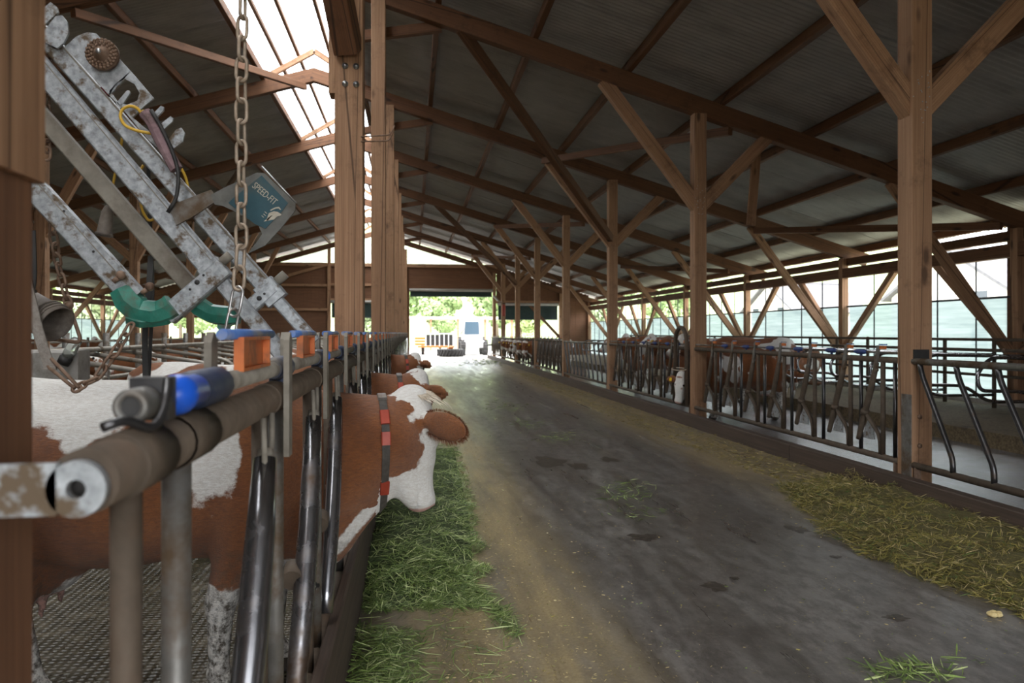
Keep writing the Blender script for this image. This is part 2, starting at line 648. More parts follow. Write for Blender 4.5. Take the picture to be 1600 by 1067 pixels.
for side in (1, -1):
    xa = SKY_R if side > 0 else SKY_L
    xe = 11.5 if side > 0 else -15.9
    xm = xa + (xe - xa) * 0.52
    for (x0, x1, lift) in ((xa, xm, 0.03), (xm - side * 0.15, xe, 0.0)):
        ln = abs(x1 - x0) * math.sqrt(1 + SLOPE ** 2)
        me = sheet_mesh(ln)
        j = 0
        y = YA - 0.4
        while y < YB + 0.6:
            M = T((x0, y + 0.5, zu(x0) + ZS + lift)) @ frame((x1 - x0, 0, zu(x1) - zu(x0))).to_4x4() @ T((0, 0, 0.012 * (j % 2)))
            put('roof_sheet', me, M, ceil)
            y += 0.954
            j += 1
    # purlins
    px = [SKY_R if side > 0 else SKY_L] + [RIDGE + side * d for d in (2.6, 4.15, 5.7, 7.3, 8.9, 10.5, 12.0, 13.3)]
    for x in px:
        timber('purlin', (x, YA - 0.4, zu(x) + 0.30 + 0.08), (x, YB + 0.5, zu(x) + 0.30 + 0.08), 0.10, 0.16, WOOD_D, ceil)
    # rafters
    for k in range(-1, 8):
        xx = 11.2 if side > 0 else -15.6
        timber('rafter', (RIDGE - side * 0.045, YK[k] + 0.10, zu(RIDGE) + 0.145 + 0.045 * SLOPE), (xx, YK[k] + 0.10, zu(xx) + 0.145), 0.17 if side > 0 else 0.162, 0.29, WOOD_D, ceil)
for k in range(0, 7, 2):
    yA, yB = YK[k] + 0.1, YK[k + 1] + 0.1
    def zr(x): return zu(x) - 0.06
for (xa, ka, xb, kb_) in ((0.75, 1, 4.55, None), (3.03, 2, 5.26, 1), (8.24, 2, 10.28, 1), (5.26, 3, 3.1, 4), (10.0, 3, 8.0, 4), (5.26, 5, 3.1, 6),
                          (-2.4, 2, -5.0, 1), (-5.0, 3, -7.4, 4), (-9.6, 2, -12.4, 3), (-9.6, 4, -12.4, 5)):
    if kb_ is None:
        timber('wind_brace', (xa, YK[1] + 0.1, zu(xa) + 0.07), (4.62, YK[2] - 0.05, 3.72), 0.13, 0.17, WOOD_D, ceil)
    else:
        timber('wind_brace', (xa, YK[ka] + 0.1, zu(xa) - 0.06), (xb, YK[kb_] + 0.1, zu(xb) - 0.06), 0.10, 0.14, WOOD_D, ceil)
timber('wind_brace', (0.85, YK[4] + .1, zu(0.85) + .07), (4.62, YK[5] - .05, 3.72), 0.13, 0.17, WOOD_D, ceil)
timber('hanger', onY(1183, 225, YK[1] + 1.3), onY(1173, 352, YK[1] + 1.3), 0.05, 0.17, WOOD, ceil, up=(1, 0, 0))
for k in range(0, 7):
    y = YK[k] + 0.1
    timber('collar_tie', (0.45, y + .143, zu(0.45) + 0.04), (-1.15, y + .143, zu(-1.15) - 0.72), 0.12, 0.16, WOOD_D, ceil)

# ---- ridge skylight
m, nt, b = new_mat('translucent_ridge_sheet')
tl = N(nt, 'BsdfTranslucent', Color=(0.95, 0.95, 0.95, 1)); tp = N(nt, 'BsdfTransparent', Color=(0.9, 0.92, 0.93, 1))
ms = nt.nodes.new('ShaderNodeMixShader'); ms.inputs[0].default_value = 0.25
L(nt, tp.outputs[0], ms.inputs[1]); L(nt, tl.outputs[0], ms.inputs[2]); L(nt, ms.outputs[0], nt.nodes['Material Output'].inputs[0])
RIDGE_SHEET = m
win = struct('window_1', (RIDGE, YA, 7.5))
n = 36
step = (YB + 0.5 - (YA - 0.4)) / n
zt = zu(RIDGE) + ZS + 0.42
for side, xe in ((1, SKY_R + 0.12), (-1, SKY_L - 0.12)):
    mb = MB()
    for i in range(9):
        t = i / 8
        x = RIDGE + (xe - RIDGE) * t
        z = zt + (zu(xe) + ZS + 0.07 - zt) * t + 0.10 * math.sin(PI * t)
        mb.add([(x - RIDGE, 0.0, z), (x - RIDGE, step - 0.015, z)], [], True)
    mb.f = [[2 * i, 2 * i + 1, 2 * i + 3, 2 * i + 2] for i in range(8)]; mb.m = [0] * 8; mb.sm = [True] * 8
    me = mb.mesh('pane', RIDGE_SHEET)
    for i in range(n):
        put('pane', me, T((RIDGE, YA - 0.4 + i * step, 0)), win)
    for dx in (0.36, 0.74):
        x = RIDGE + side * dx
        zz = zt + (zu(xe) + ZS + 0.07 - zt) * dx / abs(xe - RIDGE) - 0.05
        timber('glazing_bar', (x, YA - .4, zz), (x, YB + .5, zz), 0.07, 0.09, WOOD_D, win)
for k in range(-1, 8):
    for xx in (SKY_L, SKY_R):
        timber('cross_bar', (xx, YK[k] + .1, zu(xx) + 0.35), (RIDGE, YK[k] + .1, zt - 0.2), 0.08, 0.12, WOOD, win)

# ---- side walls with wind nets
m, nt, b = new_mat('wind_net')
v = coords(nt, (1, 1, 1), rand=False)
col = ramp(nt, noise(nt, coords(nt, (0.4, 0.5, 9), rand=False), 1.5, 4), [(0.3, (0.12, 0.155, 0.16)), (0.7, (0.19, 0.23, 0.235))])
tl = nt.nodes.new('ShaderNodeBsdfTranslucent'); L(nt, col, tl.inputs[0])
tp = N(nt, 'BsdfTransparent', Color=(0.7, 0.8, 0.8, 1))
ms = nt.nodes.new('ShaderNodeMixShader'); ms.inputs[0].default_value = 0.94
L(nt, tp.outputs[0], ms.inputs[1]); L(nt, tl.outputs[0], ms.inputs[2]); L(nt, ms.outputs[0], nt.nodes['Material Output'].inputs[0])
NET = m
CONC = mat_plain('stained_concrete', (0.30, 0.285, 0.26), (0.42, 0.40, 0.37), 6, 0.85, 0, 0.2, c3=(0.16, 0.14, 0.115), s3=2.2)
DARKBAR = mat_plain('dark_net_bar', (0.045, 0.05, 0.055))


def side_wall(name, X, s, klo):
    w = struct(name, (X, YA, 0))
    MB().box((X, (YA + YB) / 2, 0.02), (0.18, YB - YA, 0.5)).build('plinth', CONC, w)
    timber('head_beam', (X, YA, 2.97), (X, YB, 2.97), 0.16, 0.24, WOOD_D, w)
    timber('eaves_beam', (X + s * 0.1, YA, zu(X) - 0.10), (X + s * 0.1, YB, zu(X) - 0.10), 0.14, 0.18, WOOD_D, w)
    for k in range(klo, 8):
        y = YK[k] + 0.1
        timber('wall_post', (X, y, 0.25), (X, y, zu(X) - 0.0), 0.17, 0.17, WOOD, w, up=(1, 0, 0))
        if k < 7:
            xi = X - s * 2.45
            br = timber('brace', (X - s * 0.08, y, 1.05), (xi, y, zu(xi) + 0.02), 0.11, 0.17, WOOD, w)
            br = timber('brace', (X - s * 0.02, y, 1.05), (X - s * 0.02, y + 2.0, 2.88), 0.11, 0.15, WOOD, w)
            br = timber('brace', (X - s * 0.02, y, 1.05), (X - s * 0.02, y - 2.0, 2.88), 0.11, 0.15, WOOD, w)
        if k < 7:
            y1 = YK[k + 1]
            mb = MB()
            nn = 30
            vs = []
            for i in range(nn + 1):
                yy = y + (y1 - y) * i / nn
                for z in (0.27, 0.9, 1.5, 2.14):
                    vs.append((X + s * (0.10 + 0.012 * math.sin(i * 1.7 + z)), yy, z))
            mb.add(vs, [(4 * i + q, 4 * i + q + 1, 4 * i + 5 + q, 4 * i + 4 + q) for i in range(nn) for q in range(3)], True)
            mb.build('net_curtain', NET, w)
            for i in range(1, 5):
                yy = y + (y1 - y) * i / 5
                MB().tube([(X + s * 0.06, yy, 0.25), (X + s * 0.06, yy, 2.87)], 0.016, 6).build('net_bar', DARKBAR, w)
    y = YA
    while y < YK[klo] + 0.05:
        MB().box((X + s * 0.1, y + 0.2, zu(X) / 2 + 0.2), (0.03, 0.39, zu(X) + 0.2)).build('light_block_plank', WOOD_B, w)  # unseen planks added to keep daylight out of the near bays
        y += 0.4
    MB().tube([(X + s * 0.06, YA, 2.15), (X + s * 0.06, YB, 2.15)], 0.022, 6).build('net_rail', DARKBAR, w)
    return w


side_wall('wall_right', XWR, 1, 1)
side_wall('wall_left', XWL, -1, 2)

# ---- far gable wall
wb = struct('wall_back', (RIDGE, YB, 0))


def boarding(x0, x1, z0, z1, y=YB + 0.22):
    mb = MB()
    x = x0
    while x < x1 - 0.02:
        wd = min(rnd.uniform(0.19, 0.23), x1 - x)
        top = z1(x + wd / 2) if callable(z1) else z1
        if top > z0 + .05:
            mb.box((x + wd / 2, y + rnd.uniform(0, 0.012), (z0 + top) / 2), (wd - 0.006, 0.025, top - z0))
            mb.box((x + wd / 2, y + 0.03, (z0 + top) / 2), (wd, 0.01, top - z0))
        x += wd
    o = mb.build('boarding', WOOD_B, wb)
    o['kind'] = 'stuff'


ZG = 5.45
lim = lambda x: min(ZG, zu(x) + ZS - 0.05)
G0, G1, GZ = -0.2, 4.72, 4.05        # gate
boarding(XWL, -13.7, 0, lim); boarding(-13.7, -9.8, 2.35, lim); boarding(-13.7, -9.8, 0, 1.15)
boarding(-9.8, -4.75, 0, lim); boarding(-4.75, -0.45, 3.4, lim); boarding(-0.45, G0, 0, lim)
boarding(G0, G1, GZ + .05, lim); boarding(G1, 4.95, 0, lim); boarding(4.95, 8.75, 3.25, lim); boarding(8.75, XWR, 0, lim)
for z in (5.45,):
    timber('tie_beam', (XWL + 5, YB + 0.12, z), (8.6, YB + 0.12, z), 0.14, 0.2, WOOD, wb)
for z in (4.25, 2.85):
    timber('girt', (-9.8, YB + 0.13, z), (-4.8, YB + 0.13, z), 0.12, 0.14, WOOD, wb)
timber('girt', (-4.8, YB + 0.13, 4.3), (-0.4, YB + 0.13, 4.3), 0.12, 0.14, WOOD, wb)
timber('girt', (-4.8, YB + 0.13, 3.42), (-0.4, YB + 0.13, 3.42), 0.12, 0.14, WOOD, wb)
timber('girt', (4.9, YB + 0.13, 3.35), (8.8, YB + 0.13, 3.35), 0.12, 0.14, WOOD, wb)
timber('gable_brace', (-8.6, YB + 0.12, 4.35), (-4.9, YB + 0.12, 5.45), 0.1, 0.16, WOOD, wb)
timber('gable_brace', (9.0, YB + 0.12, 1.0), (6.9, YB + 0.12, 3.2), 0.1, 0.16, WOOD_D, wb)
for x, zt_ in ((-9.8, 5.4), (-4.8, 6.4), (-0.42, 6.4), (G1 + .1, 5.2), (8.85, 4.2), (-13.7, 3.6)):
    timber('gable_post', (x, YB + 0.12, ZR), (x, YB + 0.12, zt_), 0.18, 0.18, WOOD, wb, up=(0, 1, 0))
# translucent gable sheets
mb = MB()
x = -9.2
GABLE = RIDGE_SHEET
while x < 5.0:
    z1 = min(zu(x), zu(x + 1.0)) + ZS - 0.1
    if z1 > ZG + 0.1:
        MB().box((x + 0.5, YB + 0.24, (ZG + z1) / 2), (0.985, 0.006, z1 - ZG)).build('gable_sheet', GABLE, wb)
    x += 1.0

# gate roller and side rollers
GREEN_D = mat_plain('dark_green_tarpaulin', (0.012, 0.03, 0.026), (0.02, 0.045, 0.038), 6, 0.6)
GREY_P = mat_plain('grey_steel_tube', (0.36, 0.34, 0.31), (0.46, 0.44, 0.41), 6, 0.5, 0.3)


def roller(name, x0, x1, ztop, zbot):
    d = struct(name, ((x0 + x1) / 2, YB, zbot))
    MB().tube([(x0, YB + 0.02, ztop), (x1, YB + 0.02, ztop)], 0.09, 12).build('roller_tube', GREY_P, d)
    mb = MB()
    n = 16
    vs = []
    for i in range(n + 1):
        x = x0 + 0.05 + (x1 - x0 - 0.1) * i / n
        vs += [(x, YB + 0.10 + 0.02 * math.sin(i * 2.1), ztop - 0.05), (x, YB + 0.10 + 0.03 * math.sin(i * 1.7), zbot)]
    mb.add(vs, [(2 * i, 2 * i + 1, 2 * i + 3, 2 * i + 2) for i in range(n)], True)
    mb.build('curtain', GREEN_D, d)
    MB().tube([(x0 + .05, YB + 0.10, zbot), (x1 - .05, YB + 0.10, zbot)], 0.03, 8).build('bottom_bar', DARKBAR, d)


roller('door_1', G0, G1, 4.02, 3.66)
roller('door_2', -4.7, -0.5, 3.3, 2.4)
roller('door_3', 5.0, 8.7, 3.2, 2.3)

# ---- unseen near gable, closed and its gate sized to set the light indoors
wf = struct('wall_front_unseen', (RIDGE, YA, 0))
for (x0, x1, z0) in ((XWL, -1.2, 0.0), (-1.2, 4.4, 4.0), (4.4, XWR, 0.0)):
    x = x0
    while x < x1 - 0.02:
        wd = min(0.5, x1 - x)
        zt_ = zu(x + wd / 2) + ZS - 0.05
        MB().box((x + wd / 2, YA - 0.1, (z0 + zt_) / 2), (wd - 0.01, 0.03, zt_ - z0)).build('plank', WOOD_B, wf)
        x += wd

# ---- timber posts
BOLT = mat_plain('zinc_bolt', (0.5, 0.5, 0.5), rough=0.35, metal=0.9)


def post(X, k, label, group, w=0.21, forks=((-1.62,), (1.2,)), zfork=3.7, base=ZR, nails=False):
    y = YK[k] + w / 2
    t = thing('timber_post', (X, y, base), label, 'post', group)
    timber('shaft', (X, y, base), (X, y, zu(X) + 0.02), w, w, WOOD, t, up=(0, -1, 0))
    for dx, in forks:
        x1 = X + dx
        br = timber('brace', (X + math.copysign(0.02, dx), y, zfork - 0.12), (x1, y, zu(x1) + 0.03), 0.15, 0.20, WOOD, t)
    if nails:
        me = MB().lathe([(0.0055, 0), (0.0055, 0.003), (0.0, 0.005)], 6).mesh('nail', BOLT)
        r2 = random.Random(k)
        for i in range(22):
            px_, pz = r2.uniform(-0.09, 0.09), zfork - 0.25 + r2.random() * 0.5
            if abs(px_) > 0.02 + (pz - zfork + .25) * .3:
                px_ *= 0.5
            put('nail', me, T((X + px_, y - w / 2, pz)) @ Matrix.Rotation(PI / 2, 4, 'X'), t)
    return t


GR = 'posts on the kerb opposite the feeding cows'
for k in range(0, 7):
    lab = '%s square forked timber post on the dark kerb beyond the black-plated post' % ORD[k - 1]
    if k == 0:
        lab = 'thick timber post with steel shoe and black plate where slanted rails meet headlock bars'
    t = post(4.70, k, lab, GR if k else None, nails=(k < 2))
    if k == 0:
        MB().box((4.591, YK[0] + 0.07, 0.45), (0.012, 0.13, 0.95)).build('steel_shoe', GALV_D, t)
        MB().box((4.68, YK[0] - 0.012, 1.29), (0.15, 0.02, 0.11)).build('rubber_plate', BLACK, t)
        for zz in (0.45, 0.72):
            MB().lathe([(0.022, 0), (0.022, 0.014), (0.0, 0.016)], 10, T((4.67, YK[0], zz)) @ Matrix.Rotation(PI / 2, 4, 'X')).build('bolt', RUST, t)
GL = 'posts along the fence behind the feeding cows'
for k in range(0, 7):
    lab = '%s pale timber post behind the orange-tagged fence beyond the bolted post' % ORD[k - 1]
    if k == 0:
        lab = 'cracked pale timber post with four bolts in a thicker doubled head'
    X = -0.53
    t = post(X, k, lab, GL if k else None, w=0.235 if k == 0 else 0.22, forks=(), base=ZL)
    if k == 0:
        y = YK[0] + 0.11
        timber('doubled_head', (X - 0.135, YK[0] + .09, 3.50), (X - 0.135, YK[0] + .09, zu(X) - .02), 0.18, 0.06, WOOD, t, up=(1, 0, 0))
        timber('cross_brace', (X, y - 0.11, 3.85), (SKY_R, y - 2.45, zu(SKY_R) + 0.32), 0.2, 0.2, WOOD_D, t)
        for (bx, bz) in ((-.03, 3.73), (.06, 3.73), (-.03, 3.58), (.06, 3.58)):
            MB().lathe([(0.026, 0), (0.026, 0.006), (0.013, 0.007), (0.013, 0.02), (0.0, 0.021)], 12, T((X + bx, YK[0] - .001, bz)) @ Matrix.Rotation(PI / 2, 4, 'X')).build('bolt', BOLT, t)
        MB().tube(fillet([(X + .10, YK[0] - .01, 3.14), (X + .34, YK[0] - .02, 3.16), (X + .38, YK[0] - .02, 3.24)], .03), 0.006, 6).build('wire_hook', RUST, t)
        MB().tube(fillet([(X + .10, YK[0] - .01, 3.10), (X + .33, YK[0] - .02, 3.11), (X + .37, YK[0] - .02, 3.19)], .03), 0.006, 6).build('wire_hook', RUST, t)
# nearest post, close by the fence end
t = thing('timber_post', (-0.60, YK[-1], ZL), 'dark blurred timber post carrying the near end of the feed fence', 'post')
timber('shaft', (-0.60, YK[-1], ZL), (-0.60, YK[-1], zu(-.5)), 0.2, 0.2, WOOD_B, t, up=(0, -1, 0))
timber('upper_shaft', (-0.605, YK[-1], 1.70), (-0.605, YK[-1], zu(-.5)), 0.235, 0.215, WOOD, t, up=(0, -1, 0))
G2 = 'posts of the second row among the cubicles'
for k in range(1, 7):
    post(-7.9, k, '%s forked timber post standing among the cubicle rails, counted from the concrete wall end' % ORD[k - 1], G2, w=0.22, base=ZL)

# ================================================================== feed fences
ORD = ['first', 'second', 'third', 'fourth', 'fifth', 'sixth', 'seventh', 'eighth']


def flat(p0, p1, w, th, wdir, tip=0.0):
    """flat steel strip with an optional pointed end at p1"""
    mb = MB()
    p0, p1, wd = Vector(p0), Vector(p1), Vector(wdir).normalized()
    ax = (p1 - p0).normalized()
    M = Matrix((wd, ax, wd.cross(ax))).transposed().to_4x4()
    M = T(p0) @ M
    Lg = (p1 - p0).length
    mb.prism([(-w / 2, 0), (w / 2, 0), (w / 2, Lg - tip), (w * 0.1, Lg), (-w * 0.1, Lg), (-w / 2, Lg - tip)], th, M)
    return mb


# ---- west fence: meshes of one headlock place, origin on the ground at the lock upright
me_upN = flat((0, 0, 1.255), (0, 0, 1.502), 0.046, 0.014, (0, 1, 0), 0.02).mesh('upright', DUST)
me_upP = flat((0, 0, 1.375), (0, 0, 1.502), 0.046, 0.014, (0, 1, 0), 0.02).mesh('upright', DUST)
me_up = flat((0, 0, 1.19), (0, 0, 1.502), 0.046, 0.014, (0, 1, 0), 0.02).mesh('upright', DUST)
mb = MB().tube([(0, 0, 0.29), (0, 0, 1.31)], 0.0215, 12)
me_div = mb.mesh('divider_tube', GALV_D)
mb = MB().tube([(0, 0, 0.29), (0, 0, 1.31)], 0.019, 12)
me_div2 = mb.mesh('divider_tube', TUBE_B)
sw_pts = [(0, -0.20, 1.215), (0.004, -0.27, 1.08), (0.006, -0.37, 0.88), (0.004, -0.48, 0.67), (0, -0.57, 0.50), (0, -0.60, 0.43)]
me_sw = MB().tube(sw_pts, [0.026, 0.031, 0.033, 0.032, 0.029, 0.026], 16).mesh('swing_bar', TUBE_S)
mb = MB()
for sx_ in (-1, 1):
    mb.tube(fillet([(0.004, -0.205 + sx_ * 0.018, 1.19), (0.004, -0.185 + sx_ * 0.045, 1.245), (0.0, -0.17 + sx_ * 0.05, 1.31)], 0.03), 0.007, 6)
mb.tube([(0, -0.20, 1.215), (0, -0.19, 1.235)], 0.018, 10)
me_fork = mb.mesh('pivot_fork', DUST)
mb = MB().tube(fillet([(0.0, -0.43, 0.76), (0.0, -0.16, 0.60), (0.0, -0.125, 0.48), (0, -0.12, 0.29)], 0.10, 6), 0.018, 10)
mb.tube([(0, -0.46, 0.755), (0, -0.40, 0.775)], 0.034, 12)
me_br = mb.mesh('lower_branch', TUBE_B)
mb = MB()
mb.box((0, -0.215, 1.455), (0.004, 0.27, 0.06))
mb.box((0.008, -0.215, 1.488), (0.02, 0.28, 0.007)); mb.box((0.008, -0.215, 1.424), (0.02, 0.28, 0.007))
mb.box((0.008, -0.352, 1.456), (0.02, 0.008, 0.07)); mb.box((0.008, -0.078, 1.456), (0.02, 0.008, 0.07))
me_tag = mb.mesh('tag_holder', ORANGE)
me_rod = MB().tube([(0, -0.46, 1.497), (0, 0.03, 1.497)], 0.011, 10).mesh('blue_rod', BLUE_W)
mb = MB().tube([(0, 0.05, 1.405), (0, 0.10, 1.405), (0, 0.22, 1.405), (0, 0.26, 1.405)], [0.024, 0.032, 0.032, 0.024], 12)
mb.box((0, 0.16, 1.37), (0.04, 0.10, 0.05))
me_slv = mb.mesh('coupling_sleeve', NAVY)
me_bolt = MB().lathe([(0.014, 0), (0.014, 0.008), (0.008, 0.009), (0.008, 0.018), (0, 0.02)], 8).mesh('bolt', TUBE_K)
me_cap = MB().tube([(0, 0.30, 1.405), (0, 0.36, 1.405)], 0.027, 12).mesh('blue_cap', BLUE)

# where cows reach through, the bars stand aside to let the neck pass
NECK_W = [3.50, 5.73, 10.64]
FAR_Y = [28.5, 29.85, 31.2, 32.42, 33.75, 35.1]
NECK_E = [12.13] + [FAR_Y[i] - 0.78 * math.sin(0.12 * math.sin(i * 2.4)) for i in range(6)]


def aside(lo, hi, necks, r=0.195, down=False):
    for n_ in necks:
        if lo < n_ + r and hi > n_ - r:
            a_, b_ = (n_ - r) - hi, (n_ + r) - lo
            return a_ if down or abs(a_) < abs(b_) else b_
    return 0.0


QS = [1.10 + 0.82 * i for i in range(52)]
for k in range(-1, 7):
    ya = 0.87 if k == -1 else YK[k]
    yb = YK[k + 1] - 0.0
    if k == -1:
        lab = 'dusty headlock feed fence section with a blue knob and flange at its open end'
    else:
        lab = 'headlock feed fence section with orange tags beyond the %s pale post from the fence end' % ORD[k]
    t = thing('feed_fence', (XFL, ya, ZL), lab, 'fence', 'headlock fence sections on the plank-edged side')
    MB().tube([(XFL, ya, 1.335), (XFL, yb, 1.335)], 0.037, 18).build('top_rail', GALV_D if k > -1 else TUBE_B, t)
    MB().tube([(XFL, ya, 0.30), (XFL, yb, 0.30)], 0.031, 12).build('bottom_rail', TUBE_B, t)
    MB().tube([(XFL, ya + 0.17 if k == -1 else ya, 1.405), (XFL, yb, 1.405)], 0.0195, 12).build('lock_rod', DUST, t)
    first = True
    for q in QS:
        if not (ya - 0.2 < q <= yb - 0.05):
            continue
        near, far = q < 7, q > 16
        M = T((XFL, q, 0))
        if q > 1.3:
            put('upright', me_upN if aside(q - .025, q + .025, NECK_W) else me_up, M @ T((0.047, 0, 0)), t)
            put('upright', me_upP, M @ T((-0.03, -0.42, 0)), t)
            put('tag_holder', me_tag, M, t)
            put('blue_rod', me_rod, M, t)
        put('divider_tube', me_div, M @ T((0, 0.09 + aside(q + .065, q + .115, NECK_W), 0)), t)
        sh = aside(q - .135, q - .085, NECK_W)
        put('divider_tube', me_div2, M @ T((0.0, -0.11 + sh + (0.05 if sh > 0 else -0.05 if sh else 0), 0)), t)
        if q > 1.3:
            sh = aside(q - .63, q - .17, NECK_W)
            put('swing_bar', me_sw, M @ T((0.03, sh, 0)), t)
            if not far:
                put('pivot_fork', me_fork, M @ T((0.03, sh, 0)), t)
                put('lower_branch', me_br, M @ T((0, aside(q - .49, q - .08, NECK_W, down=True), 0)), t)
        if not far and q > 1.3:
            put('coupling_sleeve', me_slv, M, t)
        if near:
            put('bolt', me_bolt, M @ T((0.02, -0.11, 0.62)) @ Matrix.Rotation(PI / 2, 4, 'Y'), t)
            for dy in (-0.05, 0.06):
                MB().tube([(XFL, q + dy, 1.335), (XFL, q + dy + 0.012, 1.335)], 0.0405, 18).build('rail_collar', TUBE_B, t)
        if int(q * 10) % 3 == 0:
            put('blue_cap', me_cap, M, t)
    if k == -1:
        # open end: flange ear, rod end, blue knob, bent lever
        c = onY(122, 763, 0.86)
        mb = MB()
        n = 28
        ro, ri, th = 0.031, 0.0105, 0.012
        for yy in (0,):
            vs = []
            for r in (ri, ro):
                for dz in (-th / 2, th / 2):
                    vs += [(c.x + r * math.cos(2 * PI * j / n), c.y + dz, c.z + r * math.sin(2 * PI * j / n)) for j in range(n)]
            fs = []
            for j in range(n):
                j2 = (j + 1) % n
                fs += [(j, j2, 2 * n + j2, 2 * n + j), (n + j, 3 * n + j, 3 * n + j2, n + j2), (2 * n + j, 2 * n + j2, 3 * n + j2, 3 * n + j), (j, n + j, n + j2, j2)]
            mb.add(vs, fs)
        mb.box((c.x - 0.055, c.y, c.z), (0.07, th, 0.056))
        mb.build('flange_ear', GALV, t)
        MB().lathe([(0.026, 0), (0.0, 0.001)], 20, T((XFL, 0.868, 1.335)) @ Matrix.Rotation(PI / 2, 4, 'X')).build('rail_bore_shade', BLACK, t)  # black disc stands in for the shade inside the rail end
        MB().tube([(XFL, 0.955, 1.335), (XFL, 1.075, 1.335)], 0.0415, 18).build('rail_sleeve', TUBE_B, t)
        MB().tube([(XFL, 1.16, 1.335), (XFL, 1.30, 1.335)], 0.0415, 18).build('rail_sleeve', TUBE_B, t)
        mb = MB()
        M = T((XFL, 1.0, 1.405)) @ Matrix.Rotation(-PI / 2, 4, 'X')
        mb.lathe([(0.0135, 0.03), (0.0135, 0.0), (0.021, 0.0), (0.023, 0.006), (0.023, 0.07)], 20, M)
        mb.build('rod_end', GALV_D, t)
        MB().lathe([(0.0137, 0.008), (0.0, 0.009)], 16, M).build('rod_bore_shade', BLACK, t)  # black disc paints the dark inside the hollow rod end
        MB().box((XFL + 0.004, 1.075, 1.41), (0.05, 0.035, 0.058)).build('rod_clamp', TUBE_K, t)
        MB().tube([(XFL, 1.235, 1.405), (XFL, 1.26, 1.405), (XFL, 1.42, 1.405), (XFL, 1.45, 1.405)], [0.024, 0.033, 0.033, 0.022], 14).build('coupling_sleeve', NAVY, t)
        mb = MB()
        M = T((XFL + 0.012, 1.15, 1.408)) @ Matrix.Rotation(-PI / 2, 4, 'X')
        mb.lathe([(0.0, -0.030), (0.015, -0.026), (0.026, -0.015), (0.031, 0), (0.030, 0.012), (0.026, 0.024), (0.026, 0.085)], 20, M)
        mb.build('blue_knob', BLUE, t)
        MB().tube(fillet([onY(160, 668, .95), onY(195, 655, .97), onY(240, 672, 1.0), onY(258, 640, 1.02), onY(262, 595, 1.05)], .02), 0.0065, 8).build('bent_lever', TUBE_K, t)
        MB().tube([(XFL - .012, 1.06, 1.30), (XFL - .012, 1.06, 1.41)], 0.008, 8).build('lever_pin', TUBE_K, t)

# ---- east fence
rr = 0.022
me_post = MB().tube([(0, 0, 0.27), (0, 0, 1.235)], 0.024, 12).mesh('divider_tube', TUBE_B)
me_dark = MB().tube([(0, -0.185, 0.27), (0, -0.185, 1.235)], 0.020, 10).mesh('dark_bar', TUBE_K)
me_swr = MB().tube([(-0.02, 0.07, 1.20), (-0.02, 0.17, 0.92), (-0.02, 0.26, 0.70), (-0.02, 0.36, 0.44), (-0.02, 0.375, 0.40)], [0.024, 0.033, 0.03, 0.027, 0.024], 12).mesh('swing_bar', TUBE_B)
me_brr = MB().tube(fillet([(-0.02, 0.27, 0.69), (0, 0.08, 0.50), (0, 0.045, 0.42), (0, 0.04, 0.27)], 0.10, 5), 0.02, 10).mesh('lower_branch', TUBE_B)
mb = MB().tube([(-0.02, 0.255, 0.715), (-0.02, 0.275, 0.665)], 0.042, 12)
me_knk = mb.mesh('knuckle', TUBE_B)
mb = MB()
mb.prism([(0.13, 0.42), (0.33, 0.42), (0.25, 0.60), (0.16, 0.58)], 0.008, T((0, 0, 0)) @ Matrix(((0, 0, 1, 0), (1, 0, 0, 0), (0, 1, 0, 0), (0, 0, 0, 1))))
me_pl = mb.mesh('stop_plate', GALV)
mb = flat((-0.035, 0.09, 1.10), (-0.035, 0.015, 1.375), 0.05, 0.014, (0, 1, 0.27), 0.006)
mb.tube([(-0.05, 0.06, 1.13), (-0.015, 0.06, 1.13)], 0.016, 8)
me_cl = mb.mesh('clamp', GALV_D)
mb = MB().box((-0.035, -0.05, 1.355), (0.02, 0.085, 0.034))
me_tagr = mb.mesh('tag_holder', ORANGE)
me_tagb = MB().box((-0.035, -0.05, 1.384), (0.022, 0.105, 0.012)).mesh('blue_rod', BLUE_W)
mb = MB().tube([(0.0, 0.26, 1.305), (0.0, 0.31, 1.305), (0.0, 0.42, 1.305), (0.0, 0.47, 1.305)], [0.016, 0.026, 0.026, 0.016], 10)
mb.box((0, 0.36, 1.28), (0.02, 0.02, 0.06))
me_bl = mb.mesh('blue_coupling', mat_plain('dark_blue_plastic', (0.015, 0.04, 0.17), (0.03, 0.06, 0.22), 14, 0.5))
slp = fillet([(0, 0, 1.23), (0, -0.03, 1.12), (0, -0.36, 0.52), (0, -0.42, 0.40), (0, -0.42, 0.27)], 0.12, 5)
me_sl = MB().tube(slp, 0.0235, 12).mesh('slanted_bar', TUBE_K)

